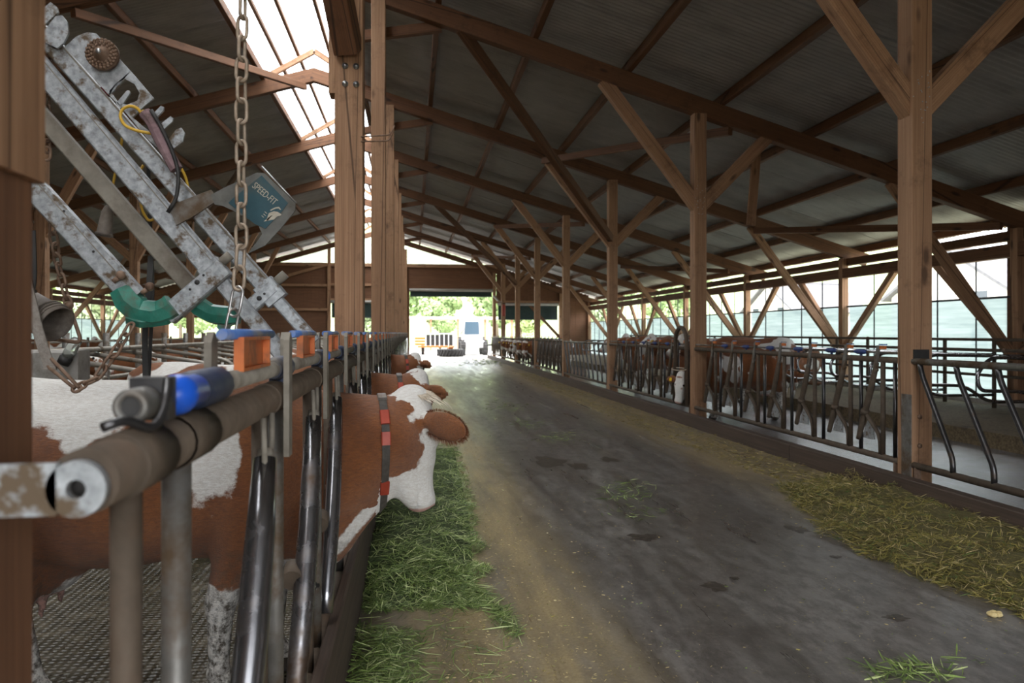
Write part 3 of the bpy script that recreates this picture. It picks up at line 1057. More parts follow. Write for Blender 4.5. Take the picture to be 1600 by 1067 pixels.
for k in range(-1, 7):
    ya, yb = YK[k] + 0.205, YK[k + 1] + 0.008      # rails butt on the posts
    slant = k in (-1, 2)
    if slant:
        lab = 'slanted-bar feed fence section %s' % ('beside the thick post with the black plate' if k == -1 else 'between the third and fourth forked posts from the black-plated post')
    elif k == 0:
        lab = 'headlock feed fence section beside the black-plated post, with tilted bars and grey stop plates'
    elif k == 1:
        lab = 'headlock feed fence section with a tall inverted-U tube, a pale-faced cow behind it'
    else:
        lab = 'far headlock feed fence section beyond the %s forked post from the black-plated post' % ORD[k]
    t = thing('feed_fence', (XFR, ya, 0), lab, 'fence', 'fence sections on the dark kerb side')
    MB().tube([(XFR, ya, 1.235), (XFR, yb, 1.235)], 0.031, 12).build('top_rail', GALV_D if slant else TUBE_B, t)
    MB().tube([(XFR, ya, 0.27), (XFR, yb, 0.27)], 0.031, 12).build('bottom_rail', TUBE_B, t)
    if slant:
        y = yb - 0.08
        while y > ya + 0.45:
            put('slanted_bar', me_sl, T((XFR, y, 0)), t)
            y -= 0.455
    else:
        MB().tube([(XFR, ya, 1.305), (XFR, yb, 1.305)], 0.011, 8).build('lock_rod', GALV_D, t)
        for i in range(7):
            q = YK[k] + max(0.46, 0.30 + 0.705 * i)
            M = T((XFR, q, 0))
            put('divider_tube', me_post, M @ T((0, aside(q - .025, q + .025, NECK_E, 0.21), 0)), t)
            put('dark_bar', me_dark, M @ T((0, aside(q - .205, q - .165, NECK_E, 0.21), 0)), t)
            sh = aside(q + .03, q + .40, NECK_E, 0.21)
            put('swing_bar', me_swr, M @ T((0, sh, 0)), t)
            put('clamp', me_cl, M @ T((0, sh, 0)), t)
            if k < 4:
                put('lower_branch', me_brr, M @ T((0, sh, 0)), t)
                put('knuckle', me_knk, M @ T((0, sh, 0)), t)
                put('stop_plate', me_pl, M @ T((0, sh, 0)), t)
                put('tag_holder', me_tagr, M, t)
                put('blue_rod', me_tagb, M, t)
                if i < 6:
                    put('blue_coupling', me_bl, M, t)
    for yy in (ya + 0.05, yb - 0.05):
        MB().box((XFR, yy, 0.12), (0.05, 0.03, 0.27)).build('foot', RUST, t)
    if k == 1:
        y0_, y1_ = 11.86, 12.40
        pts = [(XFR - .06, y0_, 0.27), (XFR - .06, y0_, 1.32)] + arc((XFR - .06, (y0_ + y1_) / 2, 1.32), (y1_ - y0_) / 2, PI, 0, 10, (0, 1, 0), (0, 0, 1))[0:] + [(XFR - .06, y1_, 0.27)]
        MB().tube(pts, 0.038, 12).build('arch_tube', TUBE_B, t)
        MB().tube(arc((XFR - .10, (y0_ + y1_) / 2, .88), .31, 0, 2 * PI, 20, (0, 1, 0), (.22, 0, 0.05)), 0.008, 6).build('rope_loop', mat_plain('pale_rope', (.55, .47, .36)), t)

# ---- cubicle dividers and rails
TUBE_L = mat_plain('pale_worn_tube', (0.30, 0.27, 0.23), (0.42, 0.39, 0.34), 10, 0.5, 0.4, 0.05, c3=(0.2, 0.14, 0.09), s3=4)
pts = fillet([(2.3, 0, 1.12), (0.15, 0, 1.16), (-0.05, 0, 0.92), (0.0, 0, 0.70), (0.75, 0, 0.68), (1.15, 0, 0.42), (2.3, 0, 0.42)], 0.18, 6)
me_cub = MB().tube(pts, 0.027, 10).mesh('divider_loop', TUBE_S)
me_cp = MB().tube([(2.3, 0, 0.1), (2.3, 0, 1.3)], 0.035, 10).mesh('divider_post', TUBE_B)
for i in range(24):
    y = 5.6 + 1.2 * i
    t = thing('cubicle_divider', (7.75, y, 0.1), 'bent tube cubicle divider over the straw bedding by the netted wall', 'divider', 'cubicle dividers over the straw bedding')
    put('divider_loop', me_cub, T((7.75, y, 0)), t)
    put('divider_post', me_cp, T((7.75, y, 0.08)), t)
for (X, z) in ((9.2, 1.22), (10.05, 0.75), (10.05, 1.38)):
    r = thing('cubicle_rail', (X, 4, z), 'long horizontal cubicle rail at %s along the netted wall' % {1.22: 'neck height', 0.75: 'knee height', 1.38: 'the top of the divider posts'}[z], 'rail')
    MB().tube([(X, 4.2, z), (X, 34, z)], 0.027, 8).build('rail_tube', TUBE_B, r)
    for i in range(0, 24, 4):
        MB().tube([(X, 5.6 + 1.2 * i - .03, z), (X, 5.6 + 1.2 * i + .03, z)], 0.037, 8).build('rail_clamp', RUST, r)
pts = fillet([(-1.5, 0, 1.28), (-0.15, 0, 1.06), (0.0, 0, 0.95), (0.0, 0, 0.62), (-0.2, 0, 0.50), (-1.5, 0, 0.44)], 0.22, 6)
me_cubw = MB().tube(pts, 0.03, 10).mesh('divider_loop', TUBE_L)
me_cpw = MB().tube([(-1.5, 0, -0.1), (-1.5, 0, 1.5)], 0.045, 10).mesh('divider_post', GALV_D)
for i in range(22):
    y = 7.6 + 1.25 * i
    t = thing('cubicle_divider', (-2.9, y, ZL), 'curved tube cubicle divider behind the concrete wall and the feeding cows', 'divider', 'cubicle dividers behind the feeding cows')
    put('divider_loop', me_cubw, T((-2.9, y, 0)), t)
    put('divider_post', me_cpw, T((-2.9, y, 0)), t)
for (X, z, lab) in ((-4.0, 1.29, 'long pale rail on top of the curved cubicle dividers'), (-4.4, 0.85, 'long rail at knee height behind the curved cubicle dividers'), (-9.5, 1.25, 'long rail in front of the white-netted far side windows')):
    r = thing('cubicle_rail', (X, 7, z), lab, 'rail')
    MB().tube([(X, 7.3, z), (X, 40, z)], 0.033, 8).build('rail_tube', TUBE_L, r)
    for i in range(0, 26, 2):
        MB().tube([(X, 7.6 + 1.25 * i - .03, z), (X, 7.6 + 1.25 * i + .03, z)], 0.043, 8).build('rail_clamp', GALV_D, r)
    if X < -4.1:
        for i in range(0, 26, 2):
            MB().tube([(X, 8.2 + 1.25 * i, ZL), (X, 8.2 + 1.25 * i, z + .12)], 0.04, 8).build('rail_post', GALV_D, r)

# concrete wall with a small glass drinker gauge
t = thing('concrete_wall_end', (-3.3, 6.4, ZL), 'short weathered concrete wall end behind the white-backed cow', 'wall')
cw = MB().bar((-4.4, 6.4, 0.62), (onY(122, 560, 6.29).x, 6.4, 0.62), 0.22, 1.48, ch=0.02).build('wall_block', CONC, t)
m, nt, b = new_mat('clear_glass_jar')
b.inputs['Transmission Weight'].default_value = 0.8; b.inputs['Roughness'].default_value = 0.1; b.inputs['Base Color'].default_value = (.8, .85, .8, 1)
p = onY(107, 553, 6.25)
t = thing('glass_jar', p, 'small glass jar with a dark lid hanging tilted by the concrete wall end', 'jar')
M = T(p) @ Matrix.Rotation(0.5, 4, 'Y')
MB().lathe([(0.04, -0.03), (0.045, 0.02), (0.045, 0.12), (0.03, 0.14)], 14, M).build('jar_body', m, t)
MB().lathe([(0.045, -0.09), (0.05, -0.03), (0.0, -0.028)], 14, M).build('jar_lid', BLACK, t)

# ================================================================== cows
def sm_min(a, b, k):
    h = np.clip(0.5 + 0.5 * (b - a) / k, 0, 1)
    return b + (a - b) * h - k * h * (1 - h)


def d_ell(P, c, r, R=None):
    q = P - np.array(c, dtype=np.float32)
    if R is not None:
        q = q @ np.array(R, dtype=np.float32)          # columns of R are the local axes
    r = np.array(r, dtype=np.float32)
    k0 = np.linalg.norm(q / r, axis=1)
    k1 = np.linalg.norm(q / (r * r), axis=1) + 1e-9
    return k0 * (k0 - 1.0) / k1


def d_cone(P, a, b, ra, rb, flat=1.0):
    """round cone from a to b; flat < 1 squeezes it sideways (local y)"""
    a, b = np.array(a, dtype=np.float32), np.array(b, dtype=np.float32)
    q = P
    if flat != 1.0:
        s = np.array([1, 1 / flat, 1], dtype=np.float32)
        q = P * s
        a, b = a * s, b * s
    ab = b - a
    t = np.clip(((q - a) @ ab) / float(ab @ ab), 0, 1)
    d = np.linalg.norm(q - a - t[:, None] * ab, axis=1) - (ra + (rb - ra) * t)
    return d * (0.5 + 0.5 * flat) if flat != 1 else d


def nvec(v):
    v = np.array(v, dtype=np.float64)
    return v / np.linalg.norm(v)


def head_frame(n, d):
    n = nvec(n)
    d = np.array(d, dtype=np.float64)
    d = nvec(d - n * (d @ n))
    r = np.cross(n, d)
    return n, d, r


POSES = {
    # poll position, nose direction, forehead direction, feet (x of hind/fore, right then left)
    'feed': dict(poll=(1.17, 0.02, 1.28), n=(0.16, 0.10, -1), d=(0.66, 0.72, 0.12), hind=(-0.36, -0.72), fore=(0.36, 0.54), lie=False),
    'graze': dict(poll=(1.13, 0.0, 0.83), n=(0.22, 0.02, -1), d=(0.80, 0.55, 0.2), hind=(-0.74, -0.62), fore=(0.46, 0.56), lie=False),
    'stand': dict(poll=(1.28, 0.04, 1.40), n=(0.75, 0.1, -0.66), d=(0.66, 0.1, 0.75), hind=(-0.74, -0.62), fore=(0.52, 0.60), lie=False),
    'lie': dict(poll=(1.18, 0.05, 1.02), n=(0.85, 0.15, -0.5), d=(0.5, 0.1, 0.85), hind=(-0.7, -0.6), fore=(0.5, 0.6), lie=True),
}


def cow_sdf(pose):
    p = POSES[pose]
    n, dd, r = head_frame(p['n'], p['d'])
    poll = np.array(p['poll'])
    dz = -0.50 if p['lie'] else 0.0
    sh = np.array([0, 0, dz])

    def V(x, y, z):
        return (x, y, z + dz)

    def head(a, b, c):
        return tuple(poll + n * a + dd * b + r * c)

    RH = np.stack([n, dd, r], axis=1)

    def f(P):
        d = d_ell(P, V(0.42, 0, 1.00), (0.44, 0.255, 0.40))
        d = sm_min(d, d_ell(P, V(-0.12, 0, 0.97), (0.66, 0.345, 0.39)), 0.12)
        d = sm_min(d, d_ell(P, V(-0.62, 0, 1.12), (0.36, 0.25, 0.29)), 0.12)
        d = sm_min(d, d_cone(P, V(0.45, 0, 1.33), V(-0.85, 0, 1.36), 0.06, 0.055), 0.10)
        d = sm_min(d, d_ell(P, V(0.40, 0, 1.30), (0.22, 0.10, 0.12)), 0.10)
        for s in (-1, 1):
            d = sm_min(d, d_ell(P, V(-0.48, s * 0.22, 1.29), (0.10, 0.07, 0.07)), 0.07)
            d = sm_min(d, d_ell(P, V(-0.92, s * 0.11, 1.20), (0.06, 0.06, 0.08)), 0.07)
            d = sm_min(d, d_ell(P, V(0.50, s * 0.19, 1.02), (0.17, 0.10, 0.30)), 0.08)
            if p['lie']:
                d = sm_min(d, d_cone(P, (-0.62, s * 0.22, 0.50), (-0.30, s * 0.36, 0.20), 0.20, 0.12), 0.08)
                d = sm_min(d, d_cone(P, (-0.30, s * 0.36, 0.16), (-0.75, s * 0.44, 0.08), 0.10, 0.05), 0.05)
                d = sm_min(d, d_cone(P, (0.55, s * 0.20, 0.35), (0.78, s * 0.24, 0.12), 0.12, 0.08), 0.06)
                d = sm_min(d, d_cone(P, (0.78, s * 0.24, 0.10), (0.45, s * 0.26, 0.06), 0.07, 0.045), 0.04)
            else:
                hx = p['hind'][0 if s < 0 else 1]
                fx = p['fore'][0 if s < 0 else 1]
                y = s * 0.165
                d = sm_min(d, d_cone(P, (-0.66, y, 1.08), (-0.58 + 0.3 * (hx + .72), s * 0.19, 0.74), 0.19, 0.125), 0.09)
                kx = -0.56 + 0.3 * (hx + .72)
                d = sm_min(d, d_cone(P, (kx, s * 0.19, 0.74), (hx - 0.08, y, 0.50), 0.105, 0.056), 0.05)
                d = sm_min(d, d_cone(P, (hx - 0.10, y, 0.51), (hx - 0.02, y, 0.14), 0.052, 0.043), 0.04)
                d = sm_min(d, d_cone(P, (hx - 0.02, y, 0.14), (hx + 0.05, y, 0.055), 0.046, 0.058), 0.03)
                d = sm_min(d, d_cone(P, (0.50, y, 0.86), (fx + 0.01, s * 0.15, 0.44), 0.125, 0.064), 0.07)
                d = sm_min(d, d_cone(P, (fx + 0.01, s * 0.15, 0.44), (fx, s * 0.15, 0.14), 0.058, 0.041), 0.03)
                d = sm_min(d, d_cone(P, (fx, s * 0.15, 0.14), (fx + 0.06, s * 0.15, 0.055), 0.046, 0.057), 0.03)
        # brisket, neck, dewlap
        d = sm_min(d, d_ell(P, V(0.72, 0, 0.76), (0.20, 0.12, 0.20)), 0.12)
        base = np.array(V(0.62, 0, 1.06))
        att = poll - dd * 0.13 + n * 0.12
        mid = (base + att) / 2 + np.array([0.0, 0, 0.06 if pose != 'feed' else 0.02])
        if pose == 'feed':
            d = sm_min(d, d_cone(P, tuple(base), (0.90, 0.0, 1.05), 0.29, 0.235, 0.62), 0.10)
            d = sm_min(d, d_cone(P, (0.90, 0, 1.05), tuple(att + np.array([-.05, 0, 0])), 0.235, 0.15, 0.68), 0.08)
            d = sm_min(d, d_cone(P, (0.5, 0, 1.27), (1.08, 0.0, 1.235), 0.09, 0.075, 0.7), 0.09)
            d = sm_min(d, d_cone(P, (0.80, 0, 0.66), (1.04, 0.0, 0.90), 0.11, 0.06, 0.45), 0.09)
        else:
            d = sm_min(d, d_cone(P, tuple(base), tuple(mid), 0.28, 0.19, 0.62), 0.10)
            d = sm_min(d, d_cone(P, tuple(mid), tuple(att), 0.19, 0.14, 0.7), 0.08)
            d = sm_min(d, d_cone(P, V(0.75, 0, 0.72), tuple(att - np.array([.05, 0, .14])), 0.08, 0.05, 0.4), 0.09)
        if not p['lie']:
            d = sm_min(d, d_ell(P, (-0.47, 0, 0.62), (0.24, 0.17, 0.17)), 0.06)
            for tx, ty in ((-0.56, -0.08), (-0.56, 0.08), (-0.38, -0.08), (-0.38, 0.08)):
                d = sm_min(d, d_cone(P, (tx, ty, 0.50), (tx - 0.005, ty * 1.1, 0.405), 0.022, 0.013), 0.02)
        # tail
        tz = dz * 0.8
        d = sm_min(d, d_cone(P, (-0.92, 0, 1.33 + dz), (-1.0, 0.01, 1.10 + dz), 0.045, 0.028), 0.03)
        d = sm_min(d, d_cone(P, (-1.0, 0.01, 1.10 + dz), (-1.0, 0.03, 0.62 + tz), 0.028, 0.018), 0.02)
        d = sm_min(d, d_ell(P, (-1.0, 0.03, 0.52 + tz), (0.035, 0.035, 0.11)), 0.03)
        # head
        h = d_cone(P, head(0.05, 0.0, 0), head(0.24, 0.0, 0), 0.118, 0.095)
        h = sm_min(h, d_cone(P, head(0.22, 0.0, 0), head(0.44, -0.015, 0), 0.088, 0.070), 0.05)
        h = sm_min(h, d_ell(P, head(0.46, -0.02, 0), (0.055, 0.068, 0.078), RH), 0.03)
        h = sm_min(h, d_cone(P, head(0.10, -0.13, 0), head(0.40, -0.085, 0), 0.072, 0.045), 0.06)
        h = sm_min(h, d_ell(P, head(-0.03, 0.045, 0), (0.055, 0.06, 0.085), RH), 0.05)
        for s in (-1, 1):
            h = sm_min(h, d_ell(P, head(0.17, 0.055, s * 0.092), (0.045, 0.03, 0.028), RH), 0.03)
            h = sm_min(h, d_ell(P, head(0.16, -0.09, s * 0.06), (0.09, 0.08, 0.04), RH), 0.04)
            # nostril rim
            h = sm_min(h, d_ell(P, head(0.485, 0.015, s * 0.045), (0.022, 0.022, 0.02), RH), 0.015)
            # ear: a leaf held sideways
            ax = nvec(r * s * 0.98 + n * 0.10 - dd * 0.10)
            e2 = nvec(n - ax * (n @ ax))
            e3 = np.cross(ax, e2)
            RE = np.stack([ax, e2, e3], axis=1)
            h = sm_min(h, d_cone(P, head(0.055, -0.01, s * 0.09), tuple(poll + n * 0.06 + ax * 0.16 - dd * 0.0), 0.04, 0.028), 0.03)
            ear = d_ell(P, tuple(poll + n * 0.068 + ax * 0.24), (0.142, 0.074, 0.020), RE)
            hol = d_ell(P, tuple(poll + n * 0.068 + ax * 0.24 + dd * 0.028), (0.11, 0.05, 0.022), RE)
            ear = np.maximum(ear, -hol)
            h = sm_min(h, ear, 0.018)
            nos = d_ell(P, head(0.505, 0.022, s * 0.046), (0.012, 0.012, 0.010), RH)
            h = np.maximum(h, -nos)
        # mouth line
        h = np.maximum(h, -d_ell(P, head(0.455, -0.072, 0), (0.06, 0.006, 0.10), RH))
        d = sm_min(d, h, 0.05)
        return d
    info = dict(poll=poll, n=n, d=dd, r=r, RH=RH, dz=dz, head=head)
    return f, info


def surface_nets(f, lo, hi, h):
    lo, hi = np.array(lo, dtype=np.float32), np.array(hi, dtype=np.float32)
    dims = np.ceil((hi - lo) / h).astype(int) + 1
    ax = [lo[i] + h * np.arange(dims[i], dtype=np.float32) for i in range(3)]
    vals = np.empty(dims, dtype=np.float32)
    Y, Z = np.meshgrid(ax[1], ax[2], indexing='ij')
    step = max(1, int(400000 / (dims[1] * dims[2])))
    for i in range(0, dims[0], step):
        xs_ = ax[0][i:i + step]
        Pn = np.empty((len(xs_), dims[1], dims[2], 3), dtype=np.float32)
        Pn[..., 0] = xs_[:, None, None]
        Pn[..., 1] = Y[None]
        Pn[..., 2] = Z[None]
        vals[i:i + step] = f(Pn.reshape(-1, 3)).reshape(len(xs_), dims[1], dims[2])
    ins = vals < 0
    c = np.zeros(dims - 1, dtype=np.int32)
    for dx in (0, 1):
        for dy in (0, 1):
            for dz in (0, 1):
                c += ins[dx:dims[0] - 1 + dx, dy:dims[1] - 1 + dy, dz:dims[2] - 1 + dz]
    act = np.argwhere((c > 0) & (c < 8))
    idx = -np.ones(dims - 1, dtype=np.int64)
    idx[tuple(act.T)] = np.arange(len(act))
    acc = np.zeros((len(act), 3)); cnt = np.zeros(len(act))
    corners = [(0, 0, 0), (1, 0, 0), (0, 1, 0), (1, 1, 0), (0, 0, 1), (1, 0, 1), (0, 1, 1), (1, 1, 1)]
    for a in range(8):
        for b in range(a + 1, 8):
            if bin(a ^ b).count('1') != 1:
                continue
            ca, cb = np.array(corners[a]), np.array(corners[b])
            va = vals[tuple((act + ca).T)]; vb = vals[tuple((act + cb).T)]
            m_ = (va < 0) != (vb < 0)
            t = np.where(m_, va / np.where(m_, va - vb, 1), 0)
            pos = ca + t[:, None] * (cb - ca)
            acc[m_] += pos[m_]; cnt[m_] += 1
    verts = lo + h * (act + acc / cnt[:, None])
    faces = []
    for axis in range(3):
        u, v = (axis + 1) % 3, (axis + 2) % 3
        sl0 = [slice(None)] * 3; sl1 = [slice(None)] * 3
        sl0[axis] = slice(0, dims[axis] - 1); sl1[axis] = slice(1, dims[axis])
        e = ins[tuple(sl0)] != ins[tuple(sl1)]
        es = np.argwhere(e)
        ok = (es[:, u] > 0) & (es[:, v] > 0) & (es[:, u] < dims[u] - 1) & (es[:, v] < dims[v] - 1)
        es = es[ok]
        flip = ins[tuple(es.T)]
        q = []
        for du, dv in ((0, 0), (-1, 0), (-1, -1), (0, -1)):
            w = es.copy(); w[:, u] += du; w[:, v] += dv
            q.append(idx[tuple(w.T)])
        q = np.stack(q, axis=1)
        q[flip] = q[flip][:, ::-1]
        faces.append(q[:, ::-1])
    return verts, np.concatenate(faces)


def vnoise(V, scale, seed):
    return np.array([mnoise.fractal(Vector((x * scale + seed * 13.7, y * scale + seed * 5.1, z * scale - seed * 7.3)), 1.0, 2.0, 3) for x, y, z in V])


def mat_cow():
    m, nt, b = new_mat('cow_coat')
    def att(nm):
        a = nt.nodes.new('ShaderNodeAttribute'); a.attribute_name = nm
        return a.outputs['Fac']
    v = coords(nt, (1, 1, 1), rand=False)
    big = noise(nt, v, 4, 5, 0.65)
    hair = noise(nt, coords(nt, (22, 70, 75), rand=False), 1.6, 6, 0.8)
    edge = noise(nt, coords(nt, (30, 55, 42), rand=False), 1.0, 5, 0.8)
    ed = N(nt, 'Math', operation='MULTIPLY_ADD'); L(nt, edge, ed.inputs[0]); ed.inputs[1].default_value = 0.10
    L(nt, att('patch'), ed.inputs[2])
    wf_ = ramp(nt, ed.outputs[0], [(0.535, 0.0), (0.565, 1.0)])
    red = ramp(nt, big, [(0.3, (0.185, 0.055, 0.011)), (0.7, (0.35, 0.115, 0.025))])
    red = mix(nt, ramp(nt, hair, [(0.35, 0.6), (0.62, 0.0)]), red, (0.075, 0.022, 0.008))
    wht = ramp(nt, hair, [(0.3, (0.66, 0.60, 0.53)), (0.6, (0.90, 0.88, 0.84))])
    col = mix(nt, wf_, red, wht)
    col = mix(nt, ramp(nt, att('pink'), [(0.35, 0.0), (0.7, 1.0)]), col, (0.62, 0.34, 0.28))
    dirt = N(nt, 'Math', operation='MULTIPLY'); L(nt, att('dirt'), dirt.inputs[0]); L(nt, ramp(nt, noise(nt, v, 30, 5, 0.75), [(0.42, 0.0), (0.6, 1.0)]), dirt.inputs[1])
    col = mix(nt, dirt.outputs[0], col, (0.07, 0.052, 0.032))
    col = mix(nt, ramp(nt, att('hoof'), [(0.4, 0.0), (0.6, 1.0)]), col, (0.055, 0.042, 0.03))
    L(nt, col, b.inputs['Base Color'])
    b.inputs['Roughness'].default_value = 0.62
    b.inputs['Sheen Weight'].default_value = 0.15
    bump(nt, b, hair, 0.9, 0.009)
    return m


COW = mat_cow()


def smooth01(x, a, b):
    t = np.clip((x - a) / (b - a), 0, 1)
    return t * t * (3 - 2 * t)


def cow_attrs(V, info, seed, near=False):
    x, y, z = V[:, 0], V[:, 1], V[:, 2] - info['dz']
    q = (V - info['poll']) @ info['RH']               # along nose, forehead, right
    hn, hd, hr = q[:, 0], q[:, 1], q[:, 2]
    rad = np.sqrt(hd ** 2 + (hr * 0.8) ** 2)
    inhead = smooth01(-np.abs(hn - 0.22) + 0.34, 0, 0.05) * smooth01(0.26 - np.sqrt(hd ** 2 + hr ** 2), 0, 0.06)
    inhead = np.where((x > 0.8), inhead, 0)
    nz = vnoise(V, 2.1, seed) + (0.5 * vnoise(V, 7.0, seed + 1) if near else 0)
    if near:
        # broad white saddle over rump and loin with a ragged lower edge, white flank spots
        low = 1.19 + 0.07 * np.sin(x * 6.2 + 1.0) + 0.16 * nz
        low = low - 0.26 * np.exp(-((x + 0.50) / 0.10) ** 2) + 0.10 * smooth01(-x, 0.58, 0.72)
        saddle = (z - low) * 3.0
        saddle = np.where(x > 0.02, saddle - (x - 0.02) * 2.2, saddle)
        spot = 0.16 - np.sqrt(((x - 0.31) / 0.8) ** 2 + ((z - 1.09) / 1.15) ** 2) + 0.13 * nz
        w = np.maximum(saddle, spot * 3.0)
    else:
        w = nz * 1.1 - 0.34
    legs = (0.56 - z) * 4 + 0.6 * nz
    brisk = 0.13 - np.sqrt((x - 0.93) ** 2 + (z - 0.70) ** 2) - 0.0
    brisk = np.where((x > 0.85) & (z < 0.82), 0.04 - np.abs((z - 0.60) - (x - 0.80) * 1.15 + 0.03), -1) * 4
    w = np.maximum(np.maximum(w, legs), brisk)
    w = np.where((x > 0.55) & (z > 0.85), -1, w)         # red neck
    # face: white blaze and muzzle, red cheeks and red ears
    face = np.minimum(0.10 + 0.0 * hn, (hd + 0.055 + 0.35 * np.clip(hn - 0.20, -.06, 1)) * 4)
    face = np.maximum(face, (hn - 0.30) * 6)
    face = face + 0.22 * nz + 0.25 * vnoise(V, 14.0, seed + 2)
    if 40 <= seed < 50:
        face = face - 0.14 * (1 + seed % 3)
    face = np.where(np.abs(hr) > 0.145, -0.6, face)
    tuft = (0.045 - np.abs(hn + 0.02)) * 8 - (np.abs(hr) - 0.10) * 4 * (np.abs(hr) > 0.10)
    face = np.where(np.abs(hr) < 0.13, np.maximum(face, np.where(hd > -0.05, tuft, -1)), face)
    w = np.where(inhead > 0.5, face, w)
    patch = np.clip(0.5 + 0.5 * w, 0, 1)
    pink = np.where((inhead > 0.5) & (hn > 0.475), 0.6 * smooth01(hn, 0.475, 0.50) + 0.2, 0)
    if info['dz'] == 0:
        teat = (z < 0.49) & (x > -0.64) & (x < -0.30) & (np.abs(y) < 0.125)
        pink = np.where(teat, 1, pink)
        hoof = np.where(z < 0.085, 1.0, 0.0) * (np.abs(y) > 0.06)
        dirt = 0.95 * smooth01(0.62 - z, 0, 0.3) + 0.4 * smooth01(0.75 - z, 0, 0.1)
    else:
        hoof = np.zeros_like(x)
        dirt = smooth01(0.35 - V[:, 2], 0, 0.2)
    dirt = np.where(inhead > 0.5, 0, np.clip(dirt, 0, 1))
    return dict(patch=patch, pink=pink, hoof=hoof, dirt=dirt)


def cow_mesh(verts, faces, attrs, name='cow_body'):
    me = bpy.data.meshes.new(name)
    nv, nf = len(verts), len(faces)
    me.vertices.add(nv); me.vertices.foreach_set('co', verts.astype(np.float32).ravel())
    me.loops.add(nf * 4); me.loops.foreach_set('vertex_index', faces.astype(np.int32).ravel())
    me.polygons.add(nf)
    me.polygons.foreach_set('loop_start', np.arange(0, nf * 4, 4, dtype=np.int32))
    me.polygons.foreach_set('loop_total', np.full(nf, 4, dtype=np.int32))
    me.polygons.foreach_set('use_smooth', np.ones(nf, dtype=bool))
    for k_, a in attrs.items():
        at = me.attributes.new(k_, 'FLOAT', 'POINT')
        at.data.foreach_set('value', a.astype(np.float32))
    me.materials.append(COW)
    me.update(calc_edges=True)
    me.validate()
    return me


def relax(verts, faces, it=2):
    e = np.concatenate([faces[:, [0, 1]], faces[:, [1, 2]], faces[:, [2, 3]], faces[:, [3, 0]]])
    for _ in range(it):
        s_ = np.zeros_like(verts); c_ = np.zeros(len(verts))
        np.add.at(s_, e[:, 0], verts[e[:, 1]]); np.add.at(c_, e[:, 0], 1)
        np.add.at(s_, e[:, 1], verts[e[:, 0]]); np.add.at(c_, e[:, 1], 1)
        verts = verts * 0.5 + 0.5 * s_ / c_[:, None]
    return verts


GEO = {}


def cow_geo(pose, h):
    if (pose, h) not in GEO:
        f, info = cow_sdf(pose)
        hi = (1.95, 0.75, 1.62) if pose != 'lie' else (1.95, 0.75, 1.25)
        v_, f_ = surface_nets(f, (-1.12, -0.62, -0.03), hi, h)
        v_ = relax(v_, f_, 2 if h < 0.02 else 1)
        GEO[(pose, h)] = (v_, f_, f, info)
    return GEO[(pose, h)]


EYE_M = mat_plain('dark_eye', (0.012, 0.008, 0.006), rough=0.08)
HAIR_W = mat_plain('cream_hair', (0.58, 0.48, 0.36), (0.78, 0.70, 0.60), 20, 0.6)
HAIR_R = mat_plain('red_hair', (0.12, 0.036, 0.012), (0.24, 0.08, 0.027), 20, 0.6)
STRAP = mat_plain('worn_nylon_strap', (0.045, 0.038, 0.032), (0.085, 0.075, 0.064), 40, 0.75, 0, 0.3)
REDP = mat_plain('red_collar_plastic', (0.30, 0.04, 0.022), (0.40, 0.065, 0.035), 20, 0.5)
YTAG = mat_plain('yellow_ear_tag', (0.80, 0.52, 0.02), rough=0.5)


def strands(roots, dirs, ln, w, mat, name, parent, M, droop=0.4, seed=1):
    """short tapered hairs as one mesh"""
    r2 = random.Random(seed)
    mb = MB()
    for p, d in zip(roots, dirs):
        p, d = Vector(p), Vector(d).normalized()
        l = ln * r2.uniform(0.6, 1.2)
        side = d.cross(Vector((r2.uniform(-1, 1), r2.uniform(-1, 1), r2.uniform(-1, 1)))).normalized() * w
        sag = Vector((0, 0, -droop * l))
        p1 = p + d * l * 0.5 + sag * 0.25
        p2 = p + d * l + sag
        mb.add([p - side, p + side, p1 + side * 0.7, p1 - side * 0.7, p2], [(0, 1, 2, 3), (3, 2, 4)], True)
    o = mb.build(name, mat, parent, M)
    o['kind'] = 'stuff'
    return o


